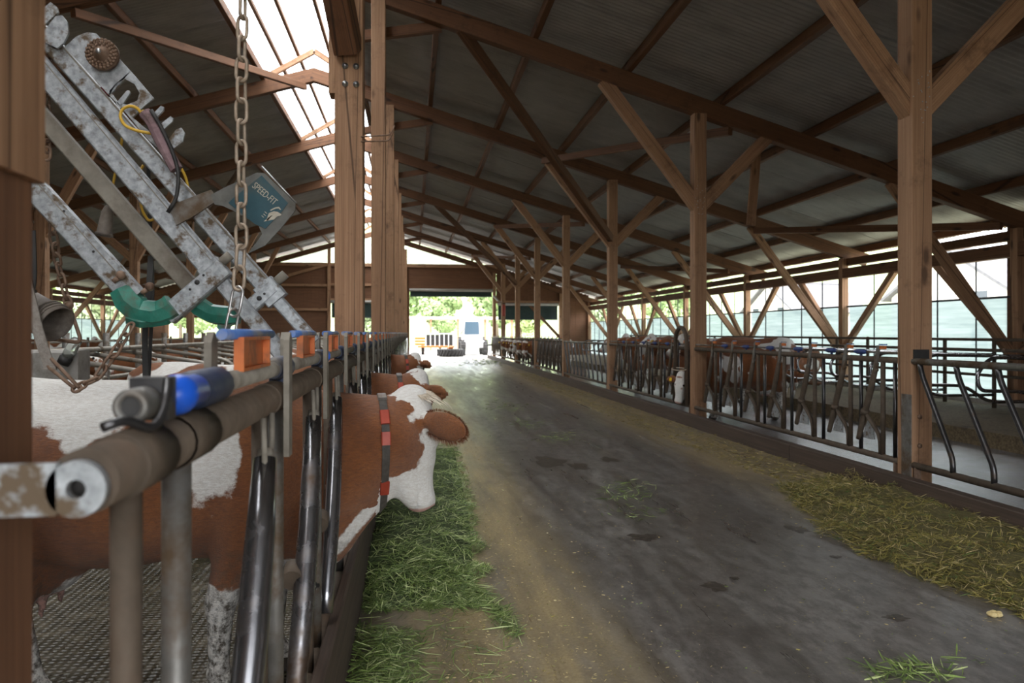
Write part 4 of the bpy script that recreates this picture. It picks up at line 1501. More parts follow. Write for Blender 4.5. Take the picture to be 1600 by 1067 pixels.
def make_cow(pose, h, seed, M, label, group=None, near=False, collar=True, tags=True):
    v_, f_, sdf, info = cow_geo(pose, h)
    t = bpy.data.objects.new('cow', None)
    link(t, None, M)
    tag(t, label, 'cow', group)
    body = put('cow_body', cow_mesh(v_, f_, cow_attrs(v_, info, seed, near)), M, t)
    head = info['head']
    for s in (-1, 1):
        MB().ball(head(0.172, 0.066, s * 0.103), 0.021, 12, 8).build('eye', EYE_M, t, M)
    if collar:
        # band that follows the neck surface
        if pose == 'feed':
            c0, axn = np.array([1.055, 0.0, 1.09]), nvec((0.98, 0.16, 0.02))
        else:
            c0, axn = info['poll'] - info['d'] * 0.12 - np.array([0.14, 0, 0.02]), nvec((0.9, 0, 0.25))
        e1 = nvec(np.cross(axn, (0, 1, 0))); e2 = np.cross(axn, e1)
        def surf(c, dr):
            lo_, hi_ = 0.0, 0.5
            for _ in range(22):
                md = (lo_ + hi_) / 2
                if sdf((c + dr * md)[None].astype(np.float32))[0] < 0:
                    lo_ = md
                else:
                    hi_ = md
            return lo_
        mb, n_ = MB(), 40
        ringv = []
        wd = 0.017
        for j in range(n_):
            a = 2 * PI * j / n_
            dr = e1 * math.cos(a) + e2 * math.sin(a)
            rr_ = [surf(c0 + axn * o_, dr) for o_ in (-wd, wd)]
            for o_, q_ in zip((-wd, wd), rr_):
                ringv.append(c0 + axn * o_ + dr * (q_ + 0.002))
            for o_, q_ in zip((wd, -wd), rr_[::-1]):
                ringv.append(c0 + axn * o_ + dr * (q_ + 0.009))
        fs = []
        for j in range(n_):
            a, b_ = 4 * j, 4 * ((j + 1) % n_)
            fs += [(a + i, a + (i + 1) % 4, b_ + (i + 1) % 4, b_ + i) for i in range(4)]
        mb.add(ringv, fs, False)
        col = mb.build('collar', STRAP, t, M, label='grey nylon collar')
        # red slides and a buckle on the near side, a red pendant below
        R4 = np.array(ringv).reshape(n_, 4, 3)
        best = sorted(range(n_), key=lambda j: R4[j][2][1])
        for (jj, mt, nm, l_, wx) in ((0, REDP, 'red_slide', 2, 0.026), (3, REDP, 'red_slide', 2, 0.026)):
            pass
        side_js = [j for j in range(n_) if R4[j].mean(0)[1] < -0.03]
        side_js.sort(key=lambda j: -R4[j].mean(0)[2])
        if len(side_js) > 8:
            for q0, q1, nm, mt in ((3, 5, 'red_slide', REDP), (6, 8, 'red_slide', REDP), (0, 1, 'buckle', CHAIN_N), (len(side_js) - 4, len(side_js) - 2, 'red_pendant', REDP)):
                a_, b_ = R4[side_js[q0]].mean(0), R4[side_js[min(q1, len(side_js) - 1)]].mean(0)
                out = nvec((a_ + b_) / 2 - c0)
                a_, b_ = a_ + out * 0.007, b_ + out * 0.007
                MB().bar(tuple(a_), tuple(b_), 0.042, 0.016, tuple(out), 0.004).build(nm, mt, col, M)
    if tags:
        for s in (-1, 1):
            p = info['poll'] + info['n'] * 0.10 + info['r'] * s * 0.24 + info['d'] * 0.02
            Mt = M @ T(p) @ Matrix(((*info['r'], 0)[:3] + (0,), (*info['d'], 0)[:3] + (0,), (*info['n'], 0)[:3] + (0,), (0, 0, 0, 1))).transposed().to_4x4() if False else None
            RH = Matrix([list(info['r']), list(-info['n']), list(info['d'])]).transposed().to_4x4()
            MB().prism([(-0.025, -0.035), (0.025, -0.035), (0.028, 0.012), (0.010, 0.03), (-0.010, 0.03), (-0.028, 0.012)], 0.004, T(p) @ RH).build('ear_tag', YTAG, t, M, label='yellow ear tag')
    return t, info


def cow_M(x, y, z, heading, s=1.0):
    return T((x, y, z)) @ Matrix.Rotation(heading, 4, 'Z') @ Matrix.Scale(s, 4)


# the near cow: head hanging through the fence over the fresh grass
M1 = cow_M(-1.20, 3.50, ZL, 0.0)
c1, inf = make_cow('feed', 0.0125, 3, M1, 'red-and-white cow with white back, head lowered through the fence over fresh grass', near=True, tags=False)
r2 = random.Random(5)
roots, dirs = [], []
for i in range(1300):
    a, b_ = r2.gauss(0, 0.055), r2.uniform(-0.01, 0.10)
    p = inf['poll'] + inf['r'] * a * 1.2 - inf['n'] * (0.062 - 3.0 * a * a) + inf['d'] * b_ * 0.8
    roots.append(p); dirs.append(inf['d'] * 0.5 + inf['r'] * (a * 6) + inf['n'] * 0.35 + np.array([r2.uniform(-.3, .3) for _ in range(3)]))
strands(roots, dirs, 0.042, 0.0022, HAIR_W, 'poll_tuft', c1, M1, 0.5)
roots, dirs = [], []
for i in range(700):
    xx = r2.uniform(0.62, 1.06)
    yy = r2.gauss(0, 0.03)
    roots.append((xx, yy, 1.325 - 0.06 * max(0, (xx - .75)) - 6 * yy * yy)); dirs.append((0.5, yy * 14 - .15, 0.35))
strands(roots, dirs, 0.055, 0.0018, HAIR_R, 'neck_ridge_hair', c1, M1, 0.7)
roots, dirs = [], []
for s in (-1, 1):
    ax = nvec(inf['r'] * s * 0.98 + inf['n'] * 0.10 - inf['d'] * 0.10)
    e2 = nvec(inf['n'] - ax * (inf['n'] @ ax))
    for i in range(1000):
        a = r2.uniform(-2.6, 2.6)
        p = inf['poll'] + inf['n'] * 0.068 + ax * (0.24 + 0.135 * math.cos(a)) + e2 * 0.068 * math.sin(a)
        roots.append(p); dirs.append(ax * (math.cos(a) + .5) + e2 * math.sin(a) * 1.2 + np.array([r2.uniform(-.3, .3) for _ in range(3)]))
strands(roots, dirs, 0.022, 0.0008, HAIR_R, 'ear_fringe', c1, M1, 0.3)

make_cow('feed', 0.022, 8, cow_M(-1.14, 5.75, ZL, -0.02, 0.98), 'red cow with cream poll and yellow ear tag feeding just beyond the white-backed cow')
make_cow('feed', 0.03, 11, cow_M(-1.14, 10.6, ZL, 0.05, 0.98), 'red-headed cow feeding through the orange-tagged fence, farthest of three there')
# cows across the alley
make_cow('graze', 0.022, 21, cow_M(5.66, 12.13, ZR, PI, 0.94), 'pale-faced cow lowering its head beside the inverted-U tube', collar=False)
for i, (x, y, hd, sd, lab) in enumerate([
        (6.4, 15.2, PI * 0.95, 31, 'red cow standing behind headlock bars, second beyond the pale-faced cow'),
        (6.5, 13.7, PI * 0.99, 33, 'red-and-white cow standing between the pale-faced cow and another red cow'),
        (6.3, 18.3, PI * 1.04, 35, 'dark red cow standing behind the far slanted-bar fence'),
        (6.9, 20.6, PI * 0.6, 36, 'white-legged cow walking behind the far slanted-bar fence')]):
    make_cow('stand', 0.03, sd, cow_M(x, y, ZR, hd), lab, collar=False)
for i in range(6):
    y = FAR_Y[i]
    make_cow('feed', 0.035, 40 + i, cow_M(5.40 - 0.05 * (i % 2), y, ZR, PI + 0.12 * math.sin(i * 2.4), 0.895), 'red-and-white cow with its head out over the kerb among cows feeding near the gateway', 'cows feeding near the gateway', collar=False)
# lying cows
for x, y, hd, sd, lab in ((-6.2, 11.98, 0.0, 51, 'cow lying in the cubicles under the iron rod and chain'),
                          (-6.2, 14.48, 0.0, 52, 'cow lying behind the curved cubicle dividers, second from the concrete wall end'),
                          (-6.15, 18.22, 0.0, 53, 'cow lying behind the curved cubicle dividers, third from the concrete wall end'),
                          (9.0, 17.0, PI, 55, 'cow lying on the straw bedding by the netted wall')):
    make_cow('lie', 0.035, sd, cow_M(x, y, 0.12 if x < 0 else 0.19, hd), lab, collar=False)
make_cow('stand', 0.03, 61, cow_M(-11.6, 25.5, ZL, 0.1), 'red cow standing before the far netted windows beyond the cubicles', collar=False)

# ================================================================== foot-care crush hanging over the near cow
YE = 2.75


def E(x, y, dy=0.0):
    return onY(x, y, YE + dy)


PXM = F_PX * 1.0 / (YE * cP - 0.6 * sP)      # about 425 px per metre in that plane
GREENT = mat_plain('green_wrap_tape', (0.02, 0.16, 0.115), (0.05, 0.27, 0.20), 16, 0.45, 0, 0.5, c3=(0.10, 0.085, 0.06), s3=9, t3=(0.5, 0.68))
TEAL = mat_plain('teal_sign_face', (0.006, 0.045, 0.062), (0.012, 0.07, 0.09), 14, 0.5, 0, 0.05, c3=(0.05, 0.06, 0.055), s3=7, t3=(0.5, 0.72))
SIGNBACK = mat_plain('grimy_sign_plate', (0.10, 0.10, 0.09), (0.17, 0.165, 0.15), 18, 0.7, 0.2, 0.1, c3=(0.07, 0.055, 0.04), s3=6)
PRINT = mat_plain('faded_cream_print', (0.50, 0.45, 0.36), (0.38, 0.34, 0.27), 60, 0.7)
YCORD = mat_plain('yellow_cord', (0.62, 0.36, 0.03), (0.74, 0.46, 0.06), 30, 0.6)
CLOTH = mat_plain('mauve_rag', (0.20, 0.12, 0.13), (0.33, 0.22, 0.23), 20, 0.9, 0, 0.4, c3=(0.07, 0.045, 0.035), s3=9)
LEATHER = mat_plain('old_rubber', (0.10, 0.078, 0.062), (0.20, 0.165, 0.135), 20, 0.7, 0, 0.3, c3=(0.06, 0.045, 0.035), s3=6)

cr = thing('foot_care_crush', (E(15, 540).x, YE, ZL), 'galvanised foot-care crush frame with slanting beams hanging above the white-backed cow', 'crush')
mx = E(-12, 300).x
MB().bar((mx, YE + .05, ZL), (mx, YE + .05, 3.0), 0.10, 0.10, (0, 1, 0)).build('mast', GALV_D, cr)


# jib carrying the thick chain, above the picture
MB().bar((mx, YE + .05, 2.90), onY(384, -175, 2.38), 0.05, 0.05).build('jib', GALV_D, cr)


def beam(a, b, w=0.064, d=0.05, mat=GALV, dy=0.0, name='beam'):
    return MB().bar(E(*a, dy), E(*b, dy), d, w, (0, 0, 1), 0.005).build(name, mat, cr)


beam((2, -19), (425, 460), 0.060, dy=0.05)
beam((425, 460), (492, 534), 0.046, 0.04, dy=0.05, name='sliding_tube')
beam((2, 33), (338, 430), 0.072, dy=-0.02)
beam((338, 430), (446, 560), 0.054, 0.044, dy=-0.02, name='sliding_tube')
beam((2, 108), (300, 450), 0.058, mat=DUST, dy=0.07)
beam((2, 237), (212, 466), 0.075, dy=-0.05)
# dust-covered top flanges of the channels
beam((2, 14), (338, 414), 0.007, 0.056, DUST, -0.02, 'flange_lip')
beam((2, -37), (425, 444), 0.007, 0.056, DUST, 0.05, 'flange_lip')
beam((2, 218), (205, 447), 0.007, 0.056, DUST, -0.05, 'flange_lip')
# knees wrapped in green tape
beam((262, 494), (352, 418), 0.068, dy=-0.045, name='knee')
beam((378, 492), (428, 448), 0.052, 0.045, dy=0.03, name='knee')


def wrap(pts, r, name='tape_wrap', dy=0.0, seed=0):
    r2 = random.Random(seed)
    P_ = fillet([E(x, y, dy) for x, y in pts], 0.02, 1)
    mb = MB().tube(P_, [r * r2.uniform(0.88, 1.12) for _ in P_], 7)
    mb.sm = [False] * len(mb.sm)
    mb.build(name, GREENT, cr)


wrap([(190, 452), (205, 478), (232, 490), (258, 488), (272, 478)], 0.046, dy=-.05, seed=1)
wrap([(203, 492), (232, 501), (262, 496)], 0.030, dy=-.05, seed=2)
wrap([(302, 470), (318, 486), (345, 494), (374, 492)], 0.036, dy=.05, seed=3)
mb = MB().prism([(E(x, y).x, E(x, y).z) for x, y in ((335, 498), (372, 496), (366, 506), (356, 509), (352, 516), (341, 520), (334, 512))], 0.012, T((0, YE + .05, 0)) @ Matrix(((1, 0, 0, 0), (0, 0, 1, 0), (0, 1, 0, 0), (0, 0, 0, 1))))
mb.build('tape_rag', GREENT, cr)
# sleeves and bolts at the joints
for (x, y, dy) in ((338, 428, -0.03), (424, 458, 0.04)):
    a = Vector((-0.66, -0.75))
    MB().bar(E(x - 13, y - 15, dy), E(x + 11, y + 12, dy), 0.062, 0.082, (0, 0, 1), .004).build('sleeve', GALV, cr)
    MB().tube([E(x + 6, y - 16, dy), E(x + 22, y - 30, dy)], 0.017, 8).build('clamp_bolt', DUST, cr)
for (x, y, dy) in ((177, 440, -.09), (222, 458, -.09)):
    MB().tube([E(x, y, dy), E(x + 8, y - 6, dy)], 0.009, 6).build('hook_bolt', RUST, cr)
    MB().ball(E(x + 12, y - 10, dy), 0.016, 10, 6).build('hook_bolt_knob', RUST, cr)
hol = MB().lathe([(0.009, 0), (0.009, 0.002), (0, 0.002)], 12).mesh('bolt_hole_shade', BLACK)  # flat black discs drawn for the shade in the holes
for (x, y, dy) in ((308, 441, -.0705), (297, 452, -.0705), (318, 430, -.0705), (405, 466, .0065), (413, 459, .0065), (146, 393, -.0755), (100, 330, -.0755)):
    sc_ = 1.0 if x in (308, 405) else 0.5
    put('bolt_hole_shade', hol, T(E(x, y, dy)) @ Matrix.Rotation(PI / 2, 4, 'X') @ Matrix.Scale(sc_, 4), cr)

# slotted locking plate
XZ = Matrix(((1, 0, 0, 0), (0, 0, 1, 0), (0, 1, 0, 0), (0, 0, 0, 1)))


def plate(pts, th, dy, mat, name, label=None):
    return MB().prism([(E(x, y, dy).x, E(x, y, dy).z) for x, y in pts], th, T((0, YE + dy, 0)) @ XZ).build(name, mat, cr, label=label)


def ring_plate(outer, hole, th, dy, mat, name):
    """plate with one hole: outer and hole outlines with equal point counts"""
    mb = MB()
    n = len(outer)
    O = [E(x, y, dy) for x, y in outer]; Hh = [E(x, y, dy) for x, y in hole]
    vs = []
    for s in (-th / 2, th / 2):
        vs += [(p.x, p.y + s, p.z) for p in O]
        vs += [(p.x, p.y + s, p.z) for p in Hh]
    fs = []
    for i in range(n):
        j = (i + 1) % n
        fs += [(i, j, n + j, n + i), (2 * n + i, 3 * n + i, 3 * n + j, 2 * n + j), (i, 2 * n + i, 2 * n + j, j), (n + i, n + j, 3 * n + j, 3 * n + i)]
    mb.add(vs, fs)
    return mb.build(name, mat, cr)


DP = 0.02
plate([(102, 74), (120, 58), (137, 51), (151, 53), (159, 62), (205, 112), (172, 150), (150, 126)], 0.010, DP, GALV, 'lock_plate')
ring_plate([(172, 150), (188, 132), (205, 112), (224, 134), (241, 154), (226, 166), (208, 184), (190, 168)],
           [(172, 142), (182, 131), (196, 124), (211, 132), (219, 146), (215, 158), (200, 164), (186, 162)], 0.010, DP, GALV, 'slot_plate')
plate([(181, 163), (199, 142), (203, 142), (204, 146), (188, 170)], 0.010, DP, GALV, 'slot_tongue')
plate([(190, 168), (208, 184), (222, 196), (244, 214), (270, 232), (262, 248), (230, 216)], 0.010, DP, GALV, 'lock_plate')
plate([(240, 178), (252, 166), (257, 168), (256, 173), (243, 187)], 0.010, DP, GALV, 'lock_tooth')
plate([(252, 194), (267, 182), (271, 185), (270, 190), (256, 203)], 0.010, DP, GALV, 'lock_tooth')
plate([(265, 217), (276, 203), (284, 200), (289, 208), (286, 222), (272, 232)], 0.010, DP, GALV, 'lock_hook')
for pts in ([(60, 62), (88, 26), (98, 25), (106, 35), (108, 52), (100, 68), (90, 76)], [(60, 40), (62, 20), (80, 4), (90, 12), (92, 20), (70, 40)]):
    plate(pts, 0.010, 0.0, GALV, 'round_ear')
c = E(160, 85, -0.01)
M = T(c) @ Matrix.Rotation(PI / 2, 4, 'X')
MB().lathe([(0.054, -0.012), (0.054, 0.006), (0.02, 0.012), (0.02, 0.02), (0.012, 0.021), (0.012, 0.032), (0, 0.033)], 28, M).build('chain_wheel', RUST, cr)
mb = MB()
for rr_, cnt in ((0.049, 24), (0.041, 20), (0.032, 16)):
    for j in range(cnt):
        a = 2 * PI * j / cnt + rr_ * 90
        mb.ball(M @ Vector((rr_ * math.cos(a), rr_ * math.sin(a), 0.010)), 0.0058, 6, 4)
mb.build('chain_wheel_beads', RUST, cr)
MB().lathe([(0.009, 0.03), (0.009, 0.036), (0, 0.037)], 8, M).build('wheel_bolt', BOLT, cr)
plate([(158, 138), (172, 130), (176, 150), (164, 150)], 0.02, 0.05, mat_plain('red_knob', (0.18, 0.01, 0.01)), 'red_stop')

# sign on its bracket arm
plate([(264, 322), (330, 297), (340, 308), (336, 316), (300, 340), (276, 352)], 0.012, -0.055, GALV_D, 'sign_arm')
plate([(330, 305), (350, 294), (385, 278), (402, 270), (414, 271), (462, 318), (461, 330), (440, 356), (414, 384), (388, 396), (400, 380), (410, 366), (404, 352), (376, 336), (362, 328), (348, 322), (336, 320)], 0.010, -0.06, SIGNBACK, 'sign_plate')
plate([(409, 274), (450, 317), (441, 330), (415, 357), (398, 350), (357, 317), (364, 310)], 0.003, -0.067, TEAL, 'sign_face', 'teal sign face with cream print')
MB().tube([E(409, 260, -.06), E(463, 317, -.06)], 0.004, 6).build('sign_edge_rod', BOLT, cr)


def text_mesh(body, size, name):
    cu = bpy.data.curves.new(name, 'FONT')
    cu.body, cu.size, cu.extrude = body, size, 0.0006
    cu.align_x, cu.align_y = 'LEFT', 'BOTTOM'
    o = bpy.data.objects.new(name, cu)
    C.objects.link(o)
    bpy.context.view_layer.update()
    me = bpy.data.meshes.new_from_object(o.evaluated_get(bpy.context.evaluated_depsgraph_get()))
    bpy.data.objects.remove(o)
    me.materials.clear(); me.materials.append(PRINT)
    return me


def on_sign(x, y, ang):
    return T(E(x, y, -0.0692)) @ Matrix.Rotation(ang, 4, 'Y') @ Matrix.Rotation(PI / 2, 4, 'X')


me = text_mesh('SPEED-FIT', 0.034, 'sign_lettering')
xs_ = [v.co.x for v in me.vertices]
sc_ = 0.098 / (max(xs_) - min(xs_))
put('sign_lettering', me, on_sign(391, 294, math.radians(40)) @ Matrix.Diagonal((sc_, 1.0, 1, 1)), cr)
# cow-head mark: horn arc, head, muzzle lines and three ticks
def mark(pts, nm='cow_mark'):
    MB().prism([(E(x, y, -.0692).x, E(x, y, -.0692).z) for x, y in pts], 0.0012, T((0, YE - .0692, 0)) @ XZ).build(nm, PRINT, cr)
mark([(422, 328), (430, 324), (436, 323), (439, 327), (438, 328), (435, 325.5), (430, 326), (423, 329.5)])
mark([(420, 333), (428, 330), (434, 331), (440, 335), (438, 337), (433, 338), (428, 343), (422, 344), (416, 345)])
mark([(422, 338), (426, 336), (418, 345), (412, 346)])
for x, y in ((414, 331), (412, 334.5), (409, 337)):
    mark([(x, y - .8), (x + 3.4, y + 2.2), (x + 2.8, y + 3.0), (x - .6, y)], 'tick_mark')

# ---- chains
def link_mesh(Lg, Wd, r, mat):
    h = (Lg - Wd) / 2
    a = Wd / 2 - r
    pts = [(h + a * math.cos(t), a * math.sin(t), 0) for t in [(-PI / 2 + PI * i / 6) for i in range(7)]]
    pts += [(-h + a * math.cos(t), a * math.sin(t), 0) for t in [(PI / 2 + PI * i / 6) for i in range(7)]]
    return MB().tube(pts, r, 8, closed=True).mesh('chain_link', mat)


def chain(path, Lg, Wd, r, mat, label, roll=0.0, last=None):
    path = [Vector(p) for p in path]
    t = thing('chain', path[-1], label, 'chain')
    me = link_mesh(Lg, Wd, r, mat)
    pitch = Lg - 2 * r * 1.9
    seg = [(path[i + 1] - path[i]).length for i in range(len(path) - 1)]
    tot = sum(seg)
    n = int(tot / pitch) + 1
    for i in range(n):
        s = min(i * pitch + pitch / 2, tot)
        j = 0
        q = s
        while j < len(seg) - 1 and q > seg[j]:
            q -= seg[j]; j += 1
        d = (path[j + 1] - path[j]).normalized()
        pos = path[j] + d * q
        R = frame(d, (0, -1, 0)).to_4x4() @ Matrix.Rotation(roll + (PI / 2 if i % 2 else 0) + 0.15 * math.sin(i * 2.3), 4, 'X')
        mm = me
        if last is not None and i >= n - 3:
            mm = last
        put('chain_link', mm, T(pos) @ R, t)
    return t


YC = 2.42
chain([onY(383, -168, YC), onY(377, 120, YC), onY(377, 380, YC), onY(373, 445, YC)], 0.088, 0.047, 0.0058, CHAIN, 'thick dusty link chain hanging down in front of the teal sign', 0.35)
chain([onY(373, 450, YC), onY(362, 506, YC)], 0.105, 0.050, 0.0045, CHAIN_N, 'two bare steel links closing the thick hanging chain at the wrapped knee', 0.5)
chain([onY(74, 60, 2.86), onY(73, 240, 2.86)], 0.06, 0.036, 0.005, RUST, 'dark chain hanging beside the slotted plate by the mast', 0.2)
chain([onY(80, 330, 2.735), onY(84, 372, 2.78), onY(92, 420, 2.85), onY(107, 476, 2.85)], 0.06, 0.036, 0.005, RUST, 'dark rusty chain above the tilted rubber bucket', 0.2)
chain([onY(206, 506, 2.66), onY(180, 550, 2.62), onY(150, 592, 2.6), onY(118, 607, 2.6)], 0.060, 0.034, 0.0048, RUST, 'rusty chain slung from the green-taped knee to the iron rods over the cow', 0.4)

# ---- bits hanging from the crush
ax0, ax1 = onY(36, 472, 2.78), onY(89, 507, 2.72)
M = T(ax0) @ frame(ax1 - ax0).to_4x4() @ Matrix.Rotation(PI / 2, 4, 'Y')
ln = (ax1 - ax0).length
t = thing('rubber_bucket', ax0, 'brown rubber bucket hanging tilted beside the near post', 'bucket')
MB().lathe([(0.0, 0.01), (0.050, 0.0), (0.054, 0.02), (0.060, ln * .7), (0.062, ln * .72), (0.066, ln), (0.061, ln), (0.056, ln * .7), (0.048, 0.02), (0, 0.02)], 24, M).build('bucket_body', LEATHER, t)
for f_ in (0.72, 0.80, 0.88):
    MB().tube([M @ Vector((0.066 * math.cos(a * PI / 12), 0.066 * math.sin(a * PI / 12), ln * f_)) for a in range(24)], 0.003, 6, closed=True).build('bucket_rib', LEATHER, t)


def ribbon(name, pts, w, th, mat, label, cat, Y):
    pts = fillet([onY(x, y, Y) for x, y in pts], 0.05, 4)
    t = thing(name, pts[-1], label, cat)
    mb = MB()
    vs = []
    for i, p in enumerate(pts):
        d = (pts[min(i + 1, len(pts) - 1)] - pts[max(i - 1, 0)]).normalized()
        s = d.cross(Vector((0, 1, 0))).normalized()
        for a, b_ in ((-1, -1), (1, -1), (1, 1), (-1, 1)):
            vs.append(p + s * a * w / 2 + Vector((0, b_ * th / 2, 0)))
    fs = [(4 * i + q, 4 * i + (q + 1) % 4, 4 * i + 4 + (q + 1) % 4, 4 * i + 4 + q) for i in range(len(pts) - 1) for q in range(4)]
    fs += [(3, 2, 1, 0), tuple(len(vs) - 4 + q for q in range(4))]
    mb.add(vs, fs)
    mb.build('band', mat, t)
    e = pts[-1]
    MB().bar(e + Vector((-w * .6, 0, 0)), e + Vector((w * .6, 0, 0)), th * 2.2, w * 0.35).build('stitched_end', mat, t)
    return t


ribbon('webbing_strap', [(30, 400), (46, 460), (60, 520), (78, 575)], 0.034, 0.006, mat_plain('grey_webbing', (0.20, 0.17, 0.145), (0.30, 0.27, 0.24), 60, 0.9, 0, 0.4), 'frayed grey webbing strap hanging across the rubber bucket', 'strap', 2.635)
ribbon('webbing_strap', [(48, 360), (50, 430), (47, 455)], 0.03, 0.006, BLACK, 'black strap hanging by the near post above the rubber bucket', 'strap', 2.65)
ribbon('webbing_strap', [(236, 400), (233, 450), (226, 520), (228, 604)], 0.020, 0.005, BLACK, 'black strap hanging straight below the first green-taped knee', 'strap', 2.86)
ribbon('webbing_strap', [(231, 240), (234, 330), (239, 450), (236, 520), (232, 600)], 0.012, 0.005, BLACK, 'thin black strap hanging alongside the wider black strap behind the taped knee', 'strap', 2.92)

t = thing('iron_rod', onY(118, 607, 2.6), 'pair of iron rods hanging from the webbing strap to the chain', 'rod')
for a, b_ in (((74, 572), (117, 607)), ((80, 560), (124, 606))):
    MB().tube([onY(*a, 2.635), onY(*b_, 2.6)], 0.006, 8).build('rod_bar', RUST, t)
MB().tube(arc(onY(120, 607, 2.6), 0.014, 0, 2 * PI, 14, (1, 0, 0), (0, 0.5, 0.8)), 0.005, 6).build('rod_ring', RUST, t)
t = thing('iron_rod', onY(128, 535, 2.85), 'bent iron rod linking the rubber bucket and the short chain', 'rod')
MB().tube(fillet([onY(72, 528, 2.76), onY(100, 532, 2.85), onY(128, 536, 2.85), onY(110, 482, 2.85)], 0.03), 0.007, 8).build('rod_bar', RUST, t)
MB().ball(onY(108, 477, 2.85), 0.016, 10, 8).build('rod_knob', RUST, t)

t = thing('yellow_cord', onY(242, 209, 2.73), 'yellow cord looped over the slotted plate', 'cord')
MB().tube(fillet([onY(x, y, 2.73) for x, y in ((222, 178), (214, 168), (203, 165), (191, 170), (187, 182), (194, 196), (212, 204), (243, 210))], 0.03), 0.0055, 8).build('cord_loop', YCORD, t)
MB().tube(fillet([onY(x, y, 2.845) for x, y in ((222, 172), (236, 195), (262, 230), (276, 250), (290, 275), (296, 300))], 0.03), 0.005, 8).build('cord_tail', YCORD, t)
t = thing('yellow_cord', onY(176, 325, 2.9), 'yellow cord holding the small brown cone under the slanting beams', 'cord')
MB().tube(fillet([onY(x, y, 2.9) for x, y in ((192, 205), (188, 240), (178, 280), (175, 300), (172, 325))], 0.03), 0.005, 8).build('cord_line', YCORD, t)
MB().tube(fillet([onY(x, y, 2.9) for x, y in ((224, 258), (214, 275), (218, 300), (222, 330), (232, 345), (240, 343))], 0.03), 0.005, 8).build('cord_tail', YCORD, t)
p = onY(166, 345, 2.9)
t = thing('hanging_cone', p, 'small brown cone hanging from the yellow cord', 'cone')
M = T(p) @ Matrix.Rotation(0.15, 4, 'Y')
MB().lathe([(0.028, -0.055), (0.026, -0.05), (0.021, 0.03), (0.012, 0.055), (0.0, 0.06)], 14, M).build('cone_body', LEATHER, t)
MB().lathe([(0.030, -0.058), (0.031, -0.05), (0.029, -0.046)], 14, M).build('cone_rim', LEATHER, t)
t = thing('rag', onY(282, 275, 2.7), 'mauve rag wound around a black hose over the slotted plate', 'rag')
mb = MB().tube(fillet([onY(x, y, 2.70) for x, y in ((226, 176), (238, 190), (248, 212), (262, 240), (276, 265))], 0.03, 5), [0.018, 0.022, 0.024, 0.026, 0.025, 0.026, 0.027, 0.028, 0.026, 0.026, 0.028, 0.030, 0.026, 0.024, 0.026, 0.027, 0.02, 0.018, 0.016, 0.012][:20] if False else 0.022, 9)
mb.sm = [False] * len(mb.sm)
mb.build('rag_cloth', CLOTH, t)
MB().tube(fillet([onY(x, y, 2.68) for x, y in ((236, 172), (250, 195), (268, 232), (280, 270), (276, 310), (262, 332))], 0.05), 0.007, 8).build('hose', BLACK, t)

# ================================================================== feed on the alley floor
def blade_mat(name, a, b_):
    m, nt, bs = new_mat(name)
    v = coords(nt, (1, 1, 1), rand=False)
    L(nt, ramp(nt, noise(nt, v, 40, 3, 0.7), [(0.3, a), (0.7, b_)]), bs.inputs['Base Color'])
    bs.inputs['Roughness'].default_value = 0.55
    return m


G_D = blade_mat('grass_dark', (0.07, 0.115, 0.03), (0.14, 0.205, 0.055))
G_M = blade_mat('grass_mid', (0.17, 0.255, 0.06), (0.28, 0.37, 0.105))
G_L = blade_mat('grass_stalk', (0.42, 0.50, 0.20), (0.56, 0.62, 0.30))
S_T = blade_mat('straw_tan', (0.42, 0.33, 0.15), (0.62, 0.50, 0.26))
H_D = blade_mat('hay_olive_dark', (0.12, 0.108, 0.025), (0.21, 0.18, 0.045))
H_M = blade_mat('hay_olive', (0.26, 0.22, 0.055), (0.40, 0.33, 0.095))
EARTH = mat_plain('feed_underlayer', (0.035, 0.055, 0.02), (0.075, 0.10, 0.035), 30, 0.9, 0, 0.5)
EARTH2 = mat_plain('hay_underlayer', (0.09, 0.08, 0.03), (0.15, 0.125, 0.05), 30, 0.9, 0, 0.5)


